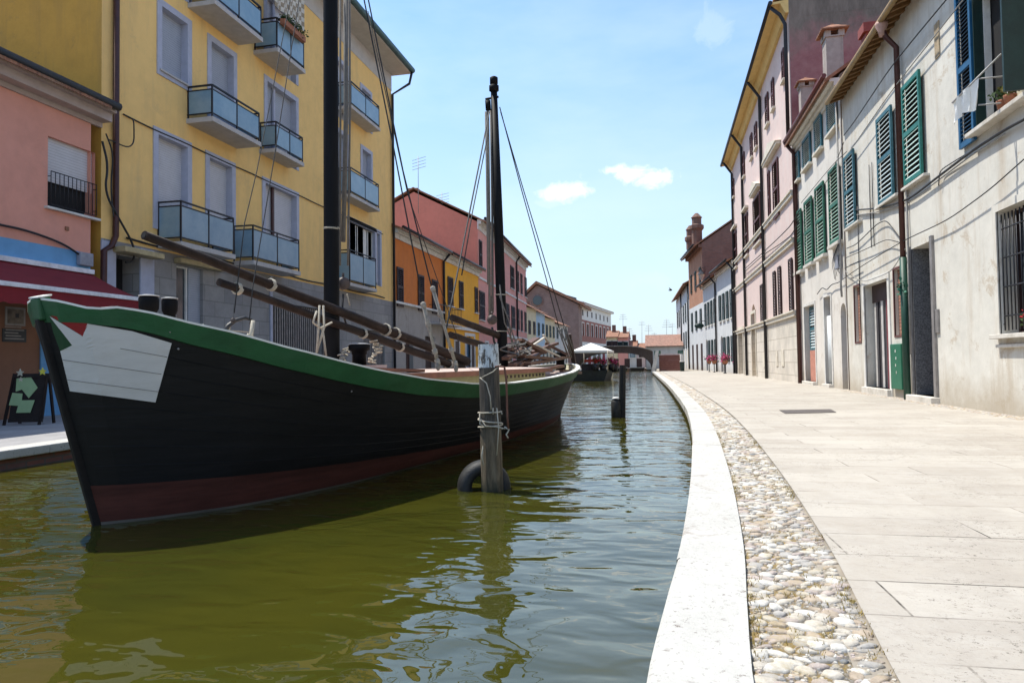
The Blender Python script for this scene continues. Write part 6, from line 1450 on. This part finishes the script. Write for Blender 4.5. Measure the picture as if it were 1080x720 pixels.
# low chimneys seen over the orange house
# covered boat with white canopy
gz=thing('covered_boat','dark moored barge under a white peaked canopy with red flowers, left of the bridge','boat',(-4.9,40,0)); 
yb=40.0
c0=ony(603,390,yb); c1=ony(641,390,yb); bot=0; zt1=ony(620,377,yb).z
mb=MB(); xl,xr=c0.x,c1.x
mb.hexa([Vector((xl,yb,-.2)),Vector((xr-.3,yb,-.2)),Vector((xr-.2,yb+5,-.2)),Vector((xl,yb+5,-.2)),Vector((xl-.1,yb-.1,.62)),Vector((xr,yb-.1,.62)),Vector((xr,yb+5.1,.62)),Vector((xl-.1,yb+5.1,.62))]); mb.build('hull',plain('barge_dark',(.025,.03,.028),.6,.5,5),gz)
mb=MB()
xa,xb=ony(604,372,yb).x,ony(647,372,yb+3.4).x; ze=ony(620,369.5,yb).z; zp=ony(622,361.5,yb+1.5).z; xm=ony(623,362,yb+1.5).x
cor=[Vector((xa,yb-.2,ze)),Vector((ony(641,372,yb).x,yb-.2,ze)),Vector((xb,yb+3.4,ze)),Vector((xa+.3,yb+3.4,ze))]; apex=Vector((xm,yb+1.6,zp))
for i in range(4): mb.add([cor[i],cor[(i+1)%4],apex],[(0,1,2)])
for i in range(4): a,b_=cor[i],cor[(i+1)%4]; mb.quad(a-Vector((0,0,.13)),b_-Vector((0,0,.13)),b_,a)
mb.build('canopy',plain('canvas_white',(.80,.80,.78),.8,.05,5),gz)
for c in cor: MB().tube([Vector((c.x,c.y,.55)),c],.03,6).build('pole',plain('pole_pale',(.48,.44,.38),.7),gz)
MB().hexa([Vector((x,y,z)) for z in (.62,1.0) for x,y in ((xl+.5,yb+.6),(xl+1.3,yb+.6),(xl+1.3,yb+1.4),(xl+.5,yb+1.4))]).build('crate',plain('crate_dark',(.06,.05,.05),.8,.5,8),gz)
MB().hexa([Vector((x,y,z)) for z in (1.1,1.28) for x,y in ((xl+.7,yb+.4),(xl+1.7,yb+.4),(xl+1.7,yb+1.4),(xl+.7,yb+1.4))]).build('red_cloth',plain('cloth_red',(.5,.08,.05),.8),gz)
for k,(px,py) in enumerate(((628,381),(636,382),(644,381),(648,383))):
    c=ony(px,py,yb+ (0,.4,2.2,3)[k]); o=thing('flower_box',['red flowers at the near end of the covered barge','pink red flowers at the right corner of the covered barge','pink flowers on the quay just right of the white canopy','last pink flowers right of the white canopy'][k],'flowers',tuple(c),'flowers around the covered barge')
    MB().lathe(c-Vector((0,0,.55)),[(.18,0),(.24,.4)],10).build('pot',darkmetal,o); leafclump(c,.25,140,.10).build('foliage',leafm,o); leafclump(c+Vector((0,-.05,.05)),.25,170,.08,pinkfl if k else redfl).build('blossom',pinkfl if k else redfl,o)
# small boats moored beyond the bridge
for k,(a,b_,m,lab) in enumerate(((646,662,(.03,.03,.03),'low black rowing boat moored left beyond the bridge'),(664,680,(.04,.03,.025),'low dark rowing boat moored right beyond the bridge'))):
    y=80; x0,x1=ony(a,390,y).x,ony(b_,390,y).x; o=thing('rowing_boat',lab,'boat',((x0+x1)/2,y,0)); mb=MB()
    mb.hexa([Vector((x0+.2,y,-.1)),Vector((x1-.2,y,-.1)),Vector((x1-.2,y+1,-.1)),Vector((x0+.2,y+1,-.1)),Vector((x0,y-.1,.35)),Vector((x1,y-.1,.35)),Vector((x1,y+1.1,.35)),Vector((x0,y+1.1,.35))]); mb.build('hull',plain('rowboat%d'%k,m,.6),o); MB().hexa([Vector((x,yy,z)) for z in (.352,.40) for x,yy in ((x0,y-.12),(x1,y-.12),(x1,y+.05),(x0,y+.05))]).build('rail',trimwhite,o)
# a swift in the sky
c=ony(707,306,45); o=MB(); o.blob(c,.09,(1.4,.5,.5),8,.02); o.add([c+Vector((0,0,0)),c+Vector((-.1,-.35,.16)),c+Vector((.12,-.05,.02))],[(0,1,2)]); o.add([c,c+Vector((-.1,.35,.16)),c+Vector((.12,.05,.02))],[(0,1,2)]); o=o.build('bird',plain('bird_dark',(.03,.03,.035),.8)); tag(o,'small dark bird flying in the pale sky above the bridge','bird')
# ================================================================== LIGHT
EL,AZ=67,74    # azimuth measured from +Y towards -X
sd=Vector((-math.sin(R(AZ))*math.cos(R(EL)),math.cos(R(AZ))*math.cos(R(EL)),math.sin(R(EL))))
sl=bpy.data.lights.new('sun','SUN'); sl.energy=3.5; sl.angle=R(.5); sl.color=(1,.955,.85); so=bpy.data.objects.new('sun',sl); COL.objects.link(so); so.rotation_euler=sd.to_track_quat('Z','Y').to_euler(); so.location=(0,0,40)
wd_=bpy.data.worlds.new('World'); S.world=wd_; wd_.use_nodes=True; nt=wd_.node_tree; bg=nt.nodes['Background']; sky=N(nt,'ShaderNodeTexSky'); sky.sky_type='NISHITA'; sky.sun_disc=False; sky.sun_elevation=R(EL); sky.sun_rotation=R(-AZ); sky.air_density=1.0; sky.dust_density=1.0; sky.ozone_density=1.7; sky.altitude=0
tc=N(nt,'ShaderNodeTexCoord')
def VM(op,a,b=None):
    n=N(nt,'ShaderNodeVectorMath',operation=op)
    for i,v in enumerate((a,b)):
        if v is None: continue
        if isinstance(v,(tuple,list,Vector)): n.inputs[i].default_value=tuple(v)
        else: nt.links.new(v,n.inputs[i])
    return n
def MM(op,a,b=0,c=None):
    n=N(nt,'ShaderNodeMath',operation=op)
    for i,v in enumerate((a,b,c)):
        if v is None: continue
        if isinstance(v,(int,float)): n.inputs[i].default_value=v
        else: nt.links.new(v,n.inputs[i])
    return n.outputs[0]
dirn=VM('NORMALIZE',tc.outputs['Generated']).outputs[0]
nz=noise(nt,dirn,17,9,.66,.6); nzf=noise(nt,dirn,45,7,.6)
cloud=None
for px,py,w,h,den in ((668,184,.060,.016,.95),(690,189,.044,.020,1.0),(645,180,.036,.011,.8),(607,202,.050,.014,.85),(590,198,.022,.007,.5),(575,215,.03,.008,.2),(748,30,.03,.04,.16),(690,296,.10,.02,.12)):
    c=ray(px,py).normalized(); ax=c.cross(Vector((0,0,1))).normalized(); ay=ax.cross(c).normalized()
    a=MM('DIVIDE',VM('DOT_PRODUCT',dirn,ax).outputs['Value'],w); b_=MM('DIVIDE',VM('DOT_PRODUCT',dirn,ay).outputs['Value'],h); f=VM('DOT_PRODUCT',dirn,c).outputs['Value']
    r_=MM('SQRT',MM('ADD',MM('MULTIPLY',a,a),MM('MULTIPLY',b_,b_)))
    m_=MM('SUBTRACT',1.0,r_); m_=MM('ADD',m_,MM('MULTIPLY',MM('SUBTRACT',nz,.5),3.2)); m_=MM('ADD',m_,MM('MULTIPLY',MM('SUBTRACT',nzf,.5),.9))
    mr=N(nt,'ShaderNodeMapRange'); mr.interpolation_type='SMOOTHSTEP'; nt.links.new(m_,mr.inputs[0]); mr.inputs[1].default_value=-.05; mr.inputs[2].default_value=1.05; mr.inputs[3].default_value=0; mr.inputs[4].default_value=den
    m_=MM('MULTIPLY',mr.outputs[0],MM('GREATER_THAN',f,.5)); m_=MM('MULTIPLY',m_,MM('LESS_THAN',r_,2.0)); cloud=m_ if cloud is None else MM('MAXIMUM',cloud,m_)
# thin summer haze of high cloud
hz_=noise(nt,VM('MULTIPLY',dirn,(1,1,3)).outputs[0],2.2,6,.55); veil=MM('MULTIPLY',ramp(nt,hz_,.42,.8),.22)
cloud2=MM('MAXIMUM',cloud,veil)
SKYW=6.6
col=mix(nt,cloud2,mix(nt,1.0,sky.outputs[0],(.84,.99,1.06),'MULTIPLY'),(SKYW,SKYW*1.0,SKYW*1.02)); sx=N(nt,'ShaderNodeSeparateXYZ'); nt.links.new(dirn,sx.inputs[0]); hm_=ramp(nt,sx.outputs[2],.0,.42,(.90,.90,.90,1),(0,0,0,1))
col=mix(nt,hm_,col,(3.05,3.55,3.95)); nt.links.new(col,bg.inputs['Color']); bg.inputs['Strength'].default_value=.14
S.view_settings.view_transform='Standard'; S.view_settings.look='None'; S.view_settings.gamma=1; S.view_settings.use_curve_mapping=False; S.view_settings.exposure=.86
S.cycles.max_bounces=8; S.cycles.diffuse_bounces=4; S.cycles.caustics_reflective=False; S.cycles.caustics_refractive=False
